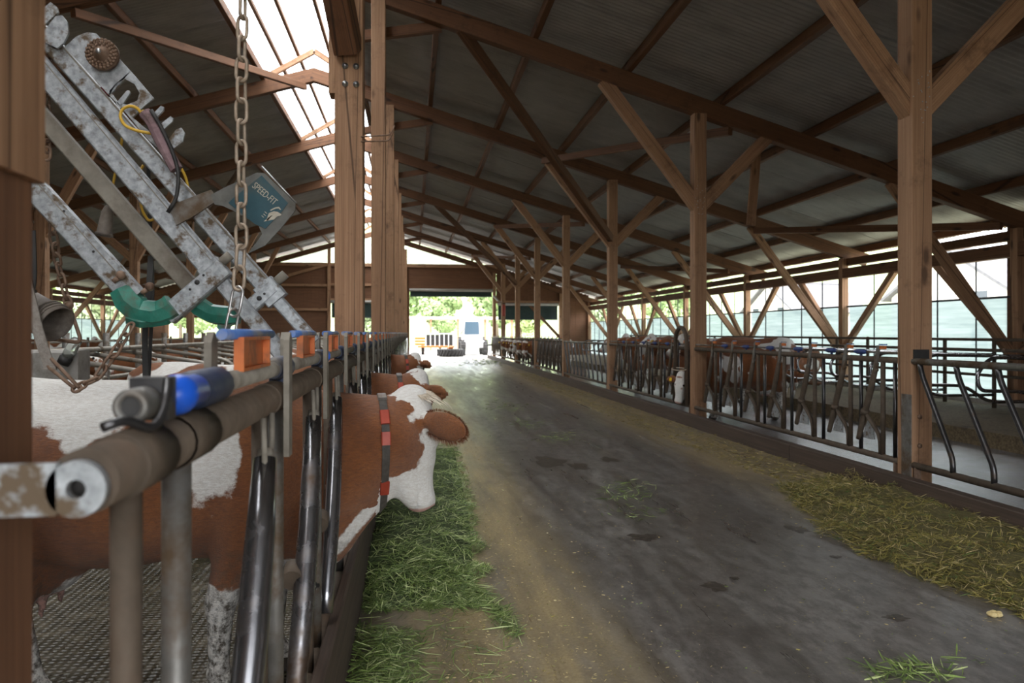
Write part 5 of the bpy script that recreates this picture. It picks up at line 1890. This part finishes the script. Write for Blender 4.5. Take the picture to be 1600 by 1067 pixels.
def blades(name, pts, mats, weights, ln, w, tilt, label, cat, seed, curl=0.25):
    """pts: list of (x, y, z). thin two-segment blades; one mesh"""
    r2 = np.random.default_rng(seed)
    P = np.array(pts, dtype=np.float64)
    n = len(P)
    a = r2.uniform(0, 2 * np.pi, n)
    el = np.clip(r2.normal(0.05, tilt, n), -0.25, 1.1)
    l_ = ln * r2.uniform(0.5, 1.5, n)
    d = np.stack([np.cos(a) * np.cos(el), np.sin(a) * np.cos(el), np.sin(el)], 1)
    s = np.stack([-np.sin(a), np.cos(a), r2.normal(0, 0.4, n)], 1) * (w * r2.uniform(0.6, 1.4, n))[:, None]
    bend = np.stack([r2.normal(0, curl, n), r2.normal(0, curl, n), -np.abs(r2.normal(0, curl * .6, n))], 1)
    p0 = P - d * (l_ / 2)[:, None]
    p1 = P + bend * (l_ * 0.15)[:, None]
    p2 = P + d * (l_ / 2)[:, None] + bend * (l_ * 0.5)[:, None]
    for q in (p0, p1, p2):
        q[:, 2] = np.maximum(q[:, 2], 0.003)
    V = np.stack([p0 - s * .6, p0 + s * .6, p1 - s, p1 + s, p2 - s * .3, p2 + s * .3], 1).reshape(-1, 3)
    b0 = np.arange(n)[:, None] * 6
    Fq = np.concatenate([b0 + np.array([[0, 1, 3, 2]]), b0 + np.array([[2, 3, 5, 4]])], 1).reshape(-1, 4)
    me = bpy.data.meshes.new(name)
    me.vertices.add(len(V)); me.vertices.foreach_set('co', V.astype(np.float32).ravel())
    nf = len(Fq)
    me.loops.add(nf * 4); me.loops.foreach_set('vertex_index', Fq.astype(np.int32).ravel())
    me.polygons.add(nf)
    me.polygons.foreach_set('loop_start', np.arange(0, nf * 4, 4, dtype=np.int32)); me.polygons.foreach_set('loop_total', np.full(nf, 4, dtype=np.int32))
    mi = r2.choice(len(mats), n, p=weights)
    me.polygons.foreach_set('material_index', np.repeat(mi, 2).astype(np.int32))
    for m_ in mats:
        me.materials.append(m_)
    me.update(calc_edges=True)
    o = bpy.data.objects.new(name, me)
    link(o)
    tag(o, label, cat, kind='stuff')
    return o


def interp(tab, y):
    ys_ = [t_[0] for t_ in tab]
    return float(np.interp(y, ys_, [t_[1] for t_ in tab]))


# fresh grass under the near cows: outer edge traced on the floor
edge = [onZ(x, y, 0.0) for x, y in ((742, 1000), (748, 955), (752, 905), (748, 850), (742, 800), (728, 745), (716, 700), (706, 660), (698, 630), (690, 604), (676, 592), (664, 580), (656, 568))]
tab = sorted((p.y, p.x) for p in edge)
XI = -0.275
GP = []
r3 = random.Random(11)


def mound(tab, ya, yb, xin, hmax, n, sgn, pw=0.5, yw=1.6, clump=0.5, seed=0):
    out = []
    tries = 0
    while len(out) < n and tries < n * 12:
        tries += 1
        y = ya + (yb - ya) * r3.random() ** yw
        xo = interp(tab, y) + 0.11 * mnoise.noise(Vector((y * 4, seed, 0)))
        wd = (xo - xin) * sgn
        if wd <= 0.02:
            continue
        u = r3.random() ** 0.8
        hN = mnoise.noise(Vector((y * 3.0, u * wd * 4, seed + 3.0)))
        h = hmax * max(0.02, (1 - u ** 2)) ** pw * (0.7 + 0.6 * hN)
        if hN < -0.35 * (1 - clump) - 0.25:
            if r3.random() < 0.7:
                continue
        e_ = (y - ya) / 0.45 + 0.9 * mnoise.noise(Vector((u * wd * 6, y * 2, seed + 9.0)))
        if e_ < 0.12 and r3.random() < 0.8:
            continue
        h *= min(1.0, max(0.06, e_))
        out.append((xin + sgn * u * wd, y, max(0.004, h * r3.uniform(0.45, 1.0))))
    return out


def mound_base(name, tab, ya, yb, xin, hmax, sgn, mat, label, cat, seed, pw=0.5):
    nu, nv = 12, 90
    mb = MB()
    vs = []
    for j in range(nv + 1):
        y = ya + (yb - ya) * j / nv
        wd = (interp(tab, y) - xin) * sgn * 0.93
        for i in range(nu + 1):
            u = i / nu
            hN = mnoise.noise(Vector((y * 3.0, u * max(wd, 0) * 4, seed + 3.0)))
            h = hmax * 0.8 * max(0.0, 1 - u ** 2) ** pw * (0.7 + 0.6 * hN) * min(1, max(0, 9 * j / nv - 0.45), 6 * (nv - j) / nv)
            vs.append((xin + sgn * u * max(wd, 0.01), y, max(0.001, h)))
    mb.add(vs, [(j * (nu + 1) + i, j * (nu + 1) + i + 1, (j + 1) * (nu + 1) + i + 1, (j + 1) * (nu + 1) + i) for j in range(nv) for i in range(nu)], True)
    o = mb.build(name, mat)
    tag(o, label, cat, kind='stuff')


y_near = onZ(700, 945, 0).y
mound_base('grass_mound', tab, y_near, 9.6, XI, 0.14, 1, EARTH, 'packed green feed layer under the fresh grass along the plank', 'grass', 1)
pts = mound(tab, y_near - .05, 9.6, XI, 0.155, 15000, 1, yw=1.8, seed=1)
blades('cut_grass', pts, [G_D, G_M, G_L], [0.40, 0.40, 0.20], 0.085, 0.0020, 0.30, 'long pile of fresh green cut grass along the plank under the feeding cows', 'grass', 2)
# loose front wisps near the plank
fr = []
for i in range(1500):
    u = r3.random()
    p = onZ(r3.gauss(600, 34), r3.uniform(985, 1090), 0.0)
    if p.x > XI:
        fr.append((p.x, p.y, 0.01 + 0.05 * r3.random() * max(0, 1 - (p.x - XI) / 0.25)))
for i in range(420):
    t_ = r3.random()
    p = onZ(745 + 62 * t_ + r3.gauss(0, 5), 925 + 62 * t_ + r3.gauss(0, 9), 0)
    fr.append((p.x, p.y, 0.006 + 0.02 * r3.random()))
for i in range(220):
    p = onZ(r3.uniform(560, 800), r3.uniform(950, 1065), 0)
    if p.x > XI:
        fr.append((p.x, p.y, 0.005))
blades('cut_grass', fr, [G_D, G_M, G_L], [0.35, 0.45, 0.20], 0.10, 0.0020, 0.12, 'loose wisps of cut grass in front of the green pile', 'grass', 3)

# older hay along the opposite kerb
edge = [onZ(x, y, 0.0) for x, y in ((1640, 985), (1560, 950), (1480, 925), (1400, 893), (1330, 858), (1280, 828), (1245, 795), (1215, 762))]
tab2 = sorted((p.y, p.x) for p in edge)
ye0, ye1 = 3.2, tab2[-1][0] + 0.1
mound_base('hay_mound', tab2, ye0, ye1, XKERB - 0.005, 0.14, -1, EARTH2, 'trodden olive layer under the loose hay at the dark kerb', 'hay', 2)
pts = mound(tab2, ye0, ye1, XKERB - 0.005, 0.17, 15000, -1, yw=1.1, seed=2)
blades('loose_hay', pts, [H_D, H_M, S_T, G_D], [0.34, 0.42, 0.14, 0.10], 0.07, 0.0022, 0.34, 'broad pile of yellow-green loose hay against the dark kerb', 'hay', 4)
tab3 = [(ye1 - .6, 3.75), (9, 3.55), (12, 3.5), (20, 3.6), (27, 3.8)]
pts = mound(tab3, ye1 - .4, 27, XKERB - 0.005, 0.035, 6000, -1, yw=1.7, clump=0.0, seed=5)
blades('loose_hay', pts, [H_D, H_M, S_T], [0.34, 0.40, 0.26], 0.05, 0.0035, 0.15, 'thin trampled hay strewn along the foot of the dark kerb', 'hay', 5)
# small green heaps in the alley
for i, (x, y, sx_, sy_, n, lab) in enumerate(((795, 637, 24, 4, 200, 'small heap of grass on the alley beyond the near cow'), (825, 662, 16, 4, 160, 'small tuft of grass in the middle of the alley before the heap'),
                                             (872, 684, 22, 5, 160, 'thin tuft of grass on the alley next to the middle tuft'), (975, 768, 22, 9, 160, 'sparse wisps of grass on the alley by the dark wet stain'),
                                             (765, 566, 26, 3, 700, 'green heap of grass by the kerb in front of the far feeding cows'), (1000, 800, 30, 7, 60, 'few grass stalks on the alley in front of the sparse wisps'),
                                             (1420, 1050, 40, 10, 160, 'small strand of dark grass on the bare alley by the hay'))):
    pp = []
    for j in range(n):
        p = onZ(x + r3.gauss(0, sx_), y + r3.gauss(0, sy_), 0)
        if i == 4 and not (31 < p.y < 41 and p.x < 4.2):
            continue
        pp.append((p.x, p.y, 0.006 + (0.10 if i == 4 else 0.012) * r3.random()))
    blades('cut_grass', pp, [G_D, G_M, G_L], [0.3, 0.5, 0.2], 0.09 if i != 4 else 0.25, 0.003 if i != 4 else 0.012, 0.2, lab, 'grass', 20 + i)
# chaff
pp = []
for i in range(14000):
    u = r3.random()
    if u < 0.55:
        x, y = 0.12 + abs(r3.gauss(0.0, 0.45)), 2.4 + 11 * r3.random() ** 1.8
    elif u < 0.8:
        x, y = XKERB - abs(r3.gauss(0.5, 0.55)), 3 + 16 * r3.random() ** 1.5
    else:
        x, y = r3.uniform(0, 4.3), 2.4 + 9 * r3.random() ** 1.4
    if XI < x < XKERB:
        pp.append((x, y, 0.003))
blades('chaff', pp, [S_T, H_M, G_M], [0.66, 0.24, 0.10], 0.014, 0.0019, 0.05, 'fine straw chaff scattered over the alley floor', 'chaff', 9)

# dark wet stains and a piece of feed
STAIN = mat_plain('wet_dung_stain', (0.035, 0.027, 0.021), (0.08, 0.066, 0.054), 25, 0.4, 0, 0.2)


def stain(x, y, rx, ry, seed, label):
    r2 = random.Random(seed)
    c = onZ(x, y, 0)
    ex = (onZ(x + rx, y, 0) - c).length
    ey = (onZ(x, y + ry, 0) - c).length
    mb = MB()
    n = 26
    vs = [(c.x, c.y, 0.0035)]
    for j in range(n):
        a = 2 * PI * j / n
        rr_ = 0.35 + 0.75 * (0.5 + 0.5 * mnoise.noise(Vector((math.cos(a) * 1.6, math.sin(a) * 1.6, seed)))) + r2.uniform(-.18, .18)
        vs.append((c.x + ex * rr_ * math.cos(a), c.y + ey * rr_ * math.sin(a), 0.0012))
    mb.add(vs, [(0, 1 + j, 1 + (j + 1) % n) for j in range(n)], True)
    o = mb.build('wet_stain', STAIN)
    tag(o, label, 'stain', kind='stuff')


for i, a in enumerate(((860, 722, 30, 12, 'large dark wet stain on the alley beside the near cow'), (905, 728, 22, 7, 'dark wet blot next to the large stain'), (950, 718, 18, 6, 'thin wet streak beyond the large stain'),
                       (1006, 840, 38, 7, 'long dark stain in front of the sparse grass wisps'), (1118, 916, 28, 9, 'dark dung patch in the middle of the bare alley'), (1148, 903, 10, 4, 'small dark drop beside the dung patch'),
                       (1245, 827, 26, 7, 'dark scuffed patch at the tip of the hay pile'), (1305, 870, 12, 3, 'small dark blot at the edge of the hay pile'), (1400, 965, 26, 6, 'oblong dark smear near the hay pile'))):
    stain(*a[:4], i + 2, a[4])
p = onZ(1553, 962, 0.0)
r2 = random.Random(3)
mb = MB()
for j in range(7):
    mb.ball((p.x + r2.uniform(-.04, .04), p.y + r2.uniform(-.02, .02), 0.012), (r2.uniform(.015, .025), r2.uniform(.012, .02), 0.013), 8, 6)
o = mb.build('feed_lump', mat_plain('pale_crust', (0.62, 0.45, 0.18), (0.78, 0.66, 0.36), 40, 0.8, 0, 0.4), origin=(p.x, p.y, 0))
tag(o, 'crumbled pale yellow lump of feed on the alley by the hay', 'feed lump')

# ================================================================== outdoors
GROUND = mat_plain('meadow_ground', (0.28, 0.29, 0.20), (0.34, 0.34, 0.26), 0.6, 0.9, 0, 0.0, c3=(0.36, 0.345, 0.29), s3=0.1)
APRON = mat_plain('pale_yard_concrete', (0.42, 0.40, 0.37), (0.55, 0.53, 0.50), 1.5, 0.8)
o = MB().add([(-400, -300, -0.35), (400, -300, -0.35), (400, 500, -0.35), (-400, 500, -0.35)], [(0, 1, 2, 3)]).build('ground', GROUND); o['kind'] = 'structure'
o = MB().box((2, YB + 10.4, -0.11), (26, 20, 0.2)).build('ground_yard_far', APRON); o['kind'] = 'structure'
o = MB().box((2, YA - 9.2, -0.11), (26, 10, 0.2)).build('ground_yard_near', APRON); o['kind'] = 'structure'
# hillside
mb = MB()
nx, ny = 40, 16
vs = []
for j in range(ny + 1):
    for i in range(nx + 1):
        x, y = -140 + 300 * i / nx, 105 + 130 * j / ny
        vs.append((x, y, -0.4 + 38 * (j / ny) ** 1.2 + 3 * mnoise.noise(Vector((x / 30, y / 30, 0)))))
mb.add(vs, [(j * (nx + 1) + i, j * (nx + 1) + i + 1, (j + 1) * (nx + 1) + i + 1, (j + 1) * (nx + 1) + i) for j in range(ny) for i in range(nx)], True)
o = mb.build('hillside', mat_plain('wooded_slope', (0.26, 0.34, 0.16), (0.36, 0.42, 0.22), 0.3, 0.9)); o['kind'] = 'structure'

BARK = mat_plain('bark', (0.12, 0.09, 0.06), (0.2, 0.15, 0.11), 8, 0.9)
LEAFS = [mat_plain('foliage_%s' % n_, a, b_, 0.8, 0.7) for n_, a, b_ in (('deep', (0.22, 0.32, 0.13), (0.34, 0.44, 0.20)), ('fresh', (0.34, 0.44, 0.17), (0.48, 0.56, 0.26)), ('dull', (0.28, 0.36, 0.20), (0.40, 0.46, 0.28)))]  # leaf colours paled to imitate overexposed daylight outdoors


def crown_mesh(seed, mat, n=3600):
    r2 = np.random.default_rng(seed)
    cl = []
    for i in range(14):
        a, rr_, z = r2.uniform(0, 2 * PI), r2.uniform(0.0, 0.33), r2.uniform(0.35, 0.92)
        cl.append((rr_ * math.cos(a), rr_ * math.sin(a), z, r2.uniform(0.12, 0.22) * (1.25 - 0.5 * z)))
    V, Fq = [], []
    for i in range(n):
        c = cl[r2.integers(len(cl))]
        d = r2.normal(0, 1, 3); d /= np.linalg.norm(d)
        p = np.array(c[:3]) + d * c[3] * r2.uniform(0.7, 1.05)
        u = np.cross(d, r2.normal(0, 1, 3)); u /= np.linalg.norm(u); v = np.cross(d, u) + d * r2.normal(0, .4)
        s = 0.021
        b0 = len(V)
        V += [tuple(p - u * s - v * s), tuple(p + u * s - v * s * .6), tuple(p + u * s * .5 + v * s), tuple(p - u * s + v * s * .7)]
        Fq.append((b0, b0 + 1, b0 + 2, b0 + 3))
    me = bpy.data.meshes.new('crown')
    me.from_pydata(V, [], Fq)
    me.materials.append(mat)
    return me


CR = [crown_mesh(i, LEAFS[i]) for i in range(3)]
me_tr = MB().tube([(0, 0, 0), (0.01, 0, 0.25), (0, 0.01, 0.7)], [0.028, 0.02, 0.01], 8).mesh('trunk', BARK)
r4 = random.Random(9)
spots = []
for i in range(18):
    x = -30 + 4.6 * i + r4.uniform(-.6, .6)
    spots.append((x, (102, 124, 148)[i % 3] + r4.uniform(-3, 3), r4.uniform(10, 12)))
for i in range(10):
    spots.append((-48.6 + 8.6 * i + r4.uniform(-.3, .3), r4.uniform(79, 86), r4.uniform(6, 7.8)))
for i in range(7):
    spots.append((r4.uniform(-34, -26), 14 + 9.3 * i, r4.uniform(6, 8.2)))
for i in range(8):
    spots.append((r4.uniform(70, 95), 8 + 14 * i, r4.uniform(9, 15)))
KL = ['dark green leafy tree', 'fresh green leafy tree', 'dull green leafy tree']
for i, (x, y, h) in enumerate(spots):
    kd = i % 3
    place = 'on the hillside seen through the open gateway' if i < 18 else 'as a low row beyond the yard outside the gateway' if i < 28 else 'outside the netted windows behind the cubicles' if i < 35 else 'behind the houses outside the netted wall'
    zz = -0.4 + (38 * max(0, (y - 105) / 130) ** 1.2 if y > 105 else 0)
    M = T((x, y, zz)) @ Matrix.Rotation(r4.uniform(0, 6), 4, 'Z') @ Matrix.Scale(h, 4)
    t = bpy.data.objects.new('leafy_tree', None)
    link(t, None, M)
    tag(t, '%s standing %s' % (KL[kd], place), 'tree', 'trees ' + place)
    put('crown', CR[kd], M, t)
    put('trunk', me_tr, M, t)

# houses beyond the netted wall
PLASTER = mat_plain('pale_plaster', (0.62, 0.58, 0.52), (0.7, 0.66, 0.6), 2, 0.9)
SLATE = mat_plain('slate_roof', (0.10, 0.10, 0.11), (0.16, 0.155, 0.16), 3, 0.8)
PANE = mat_plain('dark_house_window', (0.06, 0.07, 0.08), rough=0.15)


def house(x, y, w, d, h, rot, label):
    M = T((x, y, -0.35)) @ Matrix.Rotation(rot, 4, 'Z')
    t = bpy.data.objects.new('house', None); link(t, None, M); tag(t, label, 'house')
    rz = h + w * 0.36
    mb = MB()
    mb.add([(-d / 2, -w / 2, 0), (-d / 2, w / 2, 0), (-d / 2, w / 2, h), (-d / 2, 0, rz), (-d / 2, -w / 2, h), (d / 2, -w / 2, 0), (d / 2, w / 2, 0), (d / 2, w / 2, h), (d / 2, 0, rz), (d / 2, -w / 2, h)],
           [(0, 4, 3, 2, 1), (5, 6, 7, 8, 9), (0, 5, 9, 4), (1, 2, 7, 6)])
    mb.build('walls', PLASTER, t, M)
    for s in (-1, 1):
        mb = MB()
        mb.bar((-d / 2 - .6, s * (w / 4 + .2), (h + rz) / 2 + .02), (d / 2 + .6, s * (w / 4 + .2), (h + rz) / 2 + .02), math.hypot(w / 2 + .7, (w / 2 + .7) * .72), 0.2, (0, s * 0.584, 0.81))
        mb.build('roof_slope', SLATE, t, M)
    for zz in (1.6, 4.2):
        for yy in (-w * .25, w * .25):
            if zz + 1 < h + 1.5:
                f_ = MB().box((-d / 2 - .03, yy, zz), (0.08, 1.3, 1.4)).build('window', PLASTER, t, M)
                MB().box((-d / 2 - .08, yy, zz), (0.04, 1.1, 1.2)).build('pane', PANE, f_, M)
    MB().box((0, w * .2, rz - .2), (.7, .7, 1.8)).build('chimney', PLASTER, t, M)
    return t


house(44, 51, 9, 11, 4.6, 0.35, 'pale gabled house framed between the thick black-plated post and wall post')
house(47, 84, 9, 10, 4.4, 0.2, 'pale gabled house beyond the middle of the netted wall')
house(60, 68, 12, 12, 5.6, -0.2, 'larger pale house on rising ground between the two gabled houses')

# yard: feed pusher vehicle with a lying tyre, orange crate wagon
WHITE = mat_plain('white_vehicle_paint', (0.72, 0.73, 0.75), (0.8, 0.8, 0.82), 4, 0.35)
TYRE = mat_plain('tyre_rubber', (0.03, 0.03, 0.032), (0.07, 0.068, 0.066), 12, 0.8)
GLASS = mat_plain('cab_glass', (0.10, 0.16, 0.22), rough=0.08)
ORW = mat_plain('orange_wagon_paint', (0.55, 0.16, 0.03), (0.66, 0.24, 0.06), 6, 0.5)
YV = 49.0


def wheel(parent, c, r, w, name='wheel'):
    M = T(c) @ Matrix.Rotation(PI / 2, 4, 'Y')
    wv = MB().lathe([(r * .55, -w / 2), (r * .9, -w / 2), (r, -w * .3), (r, w * .3), (r * .9, w / 2), (r * .55, w / 2)], 24, M).build(name, TYRE, parent)
    MB().lathe([(0.02, -w * .3), (r * .55, -w * .35), (r * .55, w * .35), (0.02, w * .3)], 18, M).build('rim', ORW, wv)
    mb = MB()
    for j in range(16):
        a = 2 * PI * j / 16
        mb.box(M @ Vector((r * math.cos(a), r * math.sin(a), 0)), (w * .95, 0.05, 0.05), Matrix.Rotation(-a, 3, 'X'))
    mb.build('lug_ring', TYRE, wv)


v0 = onY(742, 540, YV)
vx = v0.x
t = thing('farm_vehicle', (vx, YV + 1.5, -0.01), 'white farm vehicle with narrow cab parked in the yard beyond the gateway', 'vehicle')
MB().bar((vx, YV + 0.3, 0.75), (vx, YV + 3.2, 0.75), 1.35, 0.5).build('chassis', WHITE, t)
cab = MB()
cab.prism([(-0.62, 1.0), (0.62, 1.0), (0.55, 2.35), (0.45, 2.45), (-0.45, 2.45), (-0.55, 2.35)], 1.3, T((vx - .15, YV + 1.3, 0)) @ XZ)
cab.build('cab', WHITE, t)
cb = MB().prism([(-0.5, 1.4), (0.5, 1.4), (0.45, 2.25), (-0.45, 2.25)], 0.03, T((vx - .15, YV + .63, 0)) @ XZ).build('windscreen', GLASS, t)
MB().bar((vx + .1, YV + 2.0, 1.3), (vx + .1, YV + 3.6, 1.3), 1.2, 0.7).build('hood', WHITE, t)
MB().tube([(vx - .9, YV + .6, 1.4), (vx - .6, YV + .7, 1.9)], 0.03, 6).build('mirror_arm', DARKBAR, t)
for sx_ in (-.75, .75):
    wheel(t, (vx + sx_, YV + 0.6, 0.5), 0.5, 0.32)
    wheel(t, (vx + sx_, YV + 2.9, 0.6), 0.6, 0.36)
# lying tyre used as a feed pusher in front
tx = onY(705, 550, YV - 2.0)
t = thing('feed_pusher_tyre', (tx.x, YV - 2, 0), 'big lugged tractor tyre lying flat in the yard in front of the white vehicle', 'tyre')
R_, hh = 0.86, 0.46
M = T((tx.x, YV - 2, 0.02))
MB().lathe([(R_ * .5, 0.05), (R_ * .9, 0.0), (R_, hh * .2), (R_, hh * .8), (R_ * .9, hh), (R_ * .5, hh * .95), (R_ * .5, 0.05)], 40, M).build('tyre_body', TYRE, t)
me_lug = MB().bar((0, -0.10, 0.03), (0, 0.10, hh - 0.03), 0.07, 0.07).mesh('lug', TYRE)
for j in range(26):
    a = 2 * PI * j / 26
    put('lug', me_lug, M @ Matrix.Rotation(a, 4, 'Z') @ T((R_ + .01, 0, 0)), t)
MB().box((tx.x, YV - 1.0, 0.55), (0.3, 1.4, 0.12)).build('push_arm', ORW, t)
# orange slatted wagon
wx = onY(681, 535, YV + 2.5)
t = thing('slatted_wagon', (wx.x, YV + 2.6, 0), 'orange wagon with dark slatted side in the yard beyond the gateway', 'wagon')
MB().box((wx.x, YV + 2.6, 0.55), (2.5, 1.5, 0.12)).build('bed', ORW, t)
for zz in (0.72, 0.92, 1.12):
    MB().box((wx.x - 1.1, YV + 1.85, zz), (0.7, 0.05, 0.13)).build('side_plank', ORW, t)
for i in range(7):
    MB().box((wx.x - .7 + i * .31, YV + 1.83, 1.02), (0.07, 0.07, 0.85)).build('stake', WHITE, t)
MB().box((wx.x + .25, YV + 1.95, 1.0), (1.9, 0.05, 0.75)).build('dark_panel', TYRE, t)
MB().box((wx.x + .23, YV + 1.85, 1.45), (2.0, 0.09, 0.07)).build('top_rail', WHITE, t)
for sx_ in (-.9, .9):
    wheel(t, (wx.x + sx_, YV + 2.6, 0.33), 0.33, 0.22)
# long shed roof and hay rack behind
sx0 = onY(715, 505, YV + 14)
t = thing('open_shed', (sx0.x, YV + 15, -0.3), 'low open shed with a thin flat roof far out in the yard', 'shed')
MB().bar((sx0.x - 5, YV + 15, 2.75), (sx0.x + 5, YV + 15, 2.75), 4, 0.22).build('roof', mat_plain('shed_roof', (0.5, 0.4, 0.33), (0.58, 0.5, 0.42), 3, 0.8), t)
for i in range(5):
    MB().box((sx0.x - 4.6 + 2.3 * i, YV + 13.4, 1.15), (0.16, 0.16, 3.0)).build('shed_post', WOOD, t)
# timber stack seen through the far left opening
t = thing('plank_wall_outside', (-2.2, YB + 3, -0.1), 'short reddish plank wall standing outside the side gateway', 'wall')
for i in range(12):
    MB().box((-4.2 + .33 * i, YB + 3.0, 0.55), (0.31, 0.04, 1.3)).build('plank', WOOD, t)
for zz in (0.25, 0.95):
    MB().box((-2.4, YB + 3.04, zz), (4.0, 0.05, 0.1)).build('cross_rail', WOOD_D, t)
# cone post on the gate post: heat lamp and red extinguisher
p = onY(781, 470, YK[6] - 0.05)
t = thing('wall_lamp', p, 'small grey floodlight on a bracket at the gate-side post', 'lamp')
MB().bar(p + Vector((-.35, -.1, .25)), p + Vector((-.1, -.05, .0)), 0.16, 0.06).build('lamp_head', GREY_P, t)
MB().tube([p + Vector((-.1, -.05, .02)), p + Vector((0.0, 0.0, -.05)), p + Vector((.12, 0.05, -.05))], 0.02, 6).build('lamp_arm', GREY_P, t)
p = onY(787, 488, YK[6] - 0.02)
t = thing('fire_extinguisher', p, 'red fire extinguisher fixed to a timber post near the gateway', 'extinguisher')
MB().lathe([(0.0, 0), (.09, 0.01), (.095, .05), (.095, .5), (.05, .58), (.03, .62), (0, .63)], 14, T((4.70, YK[6] - .09, p.z - .2))).build('cylinder', REDP, t)
MB().bar((4.64, YK[6] - .09, p.z + .46), (4.78, YK[6] - .09, p.z + .46), .03, .05).build('valve', BLACK, t)
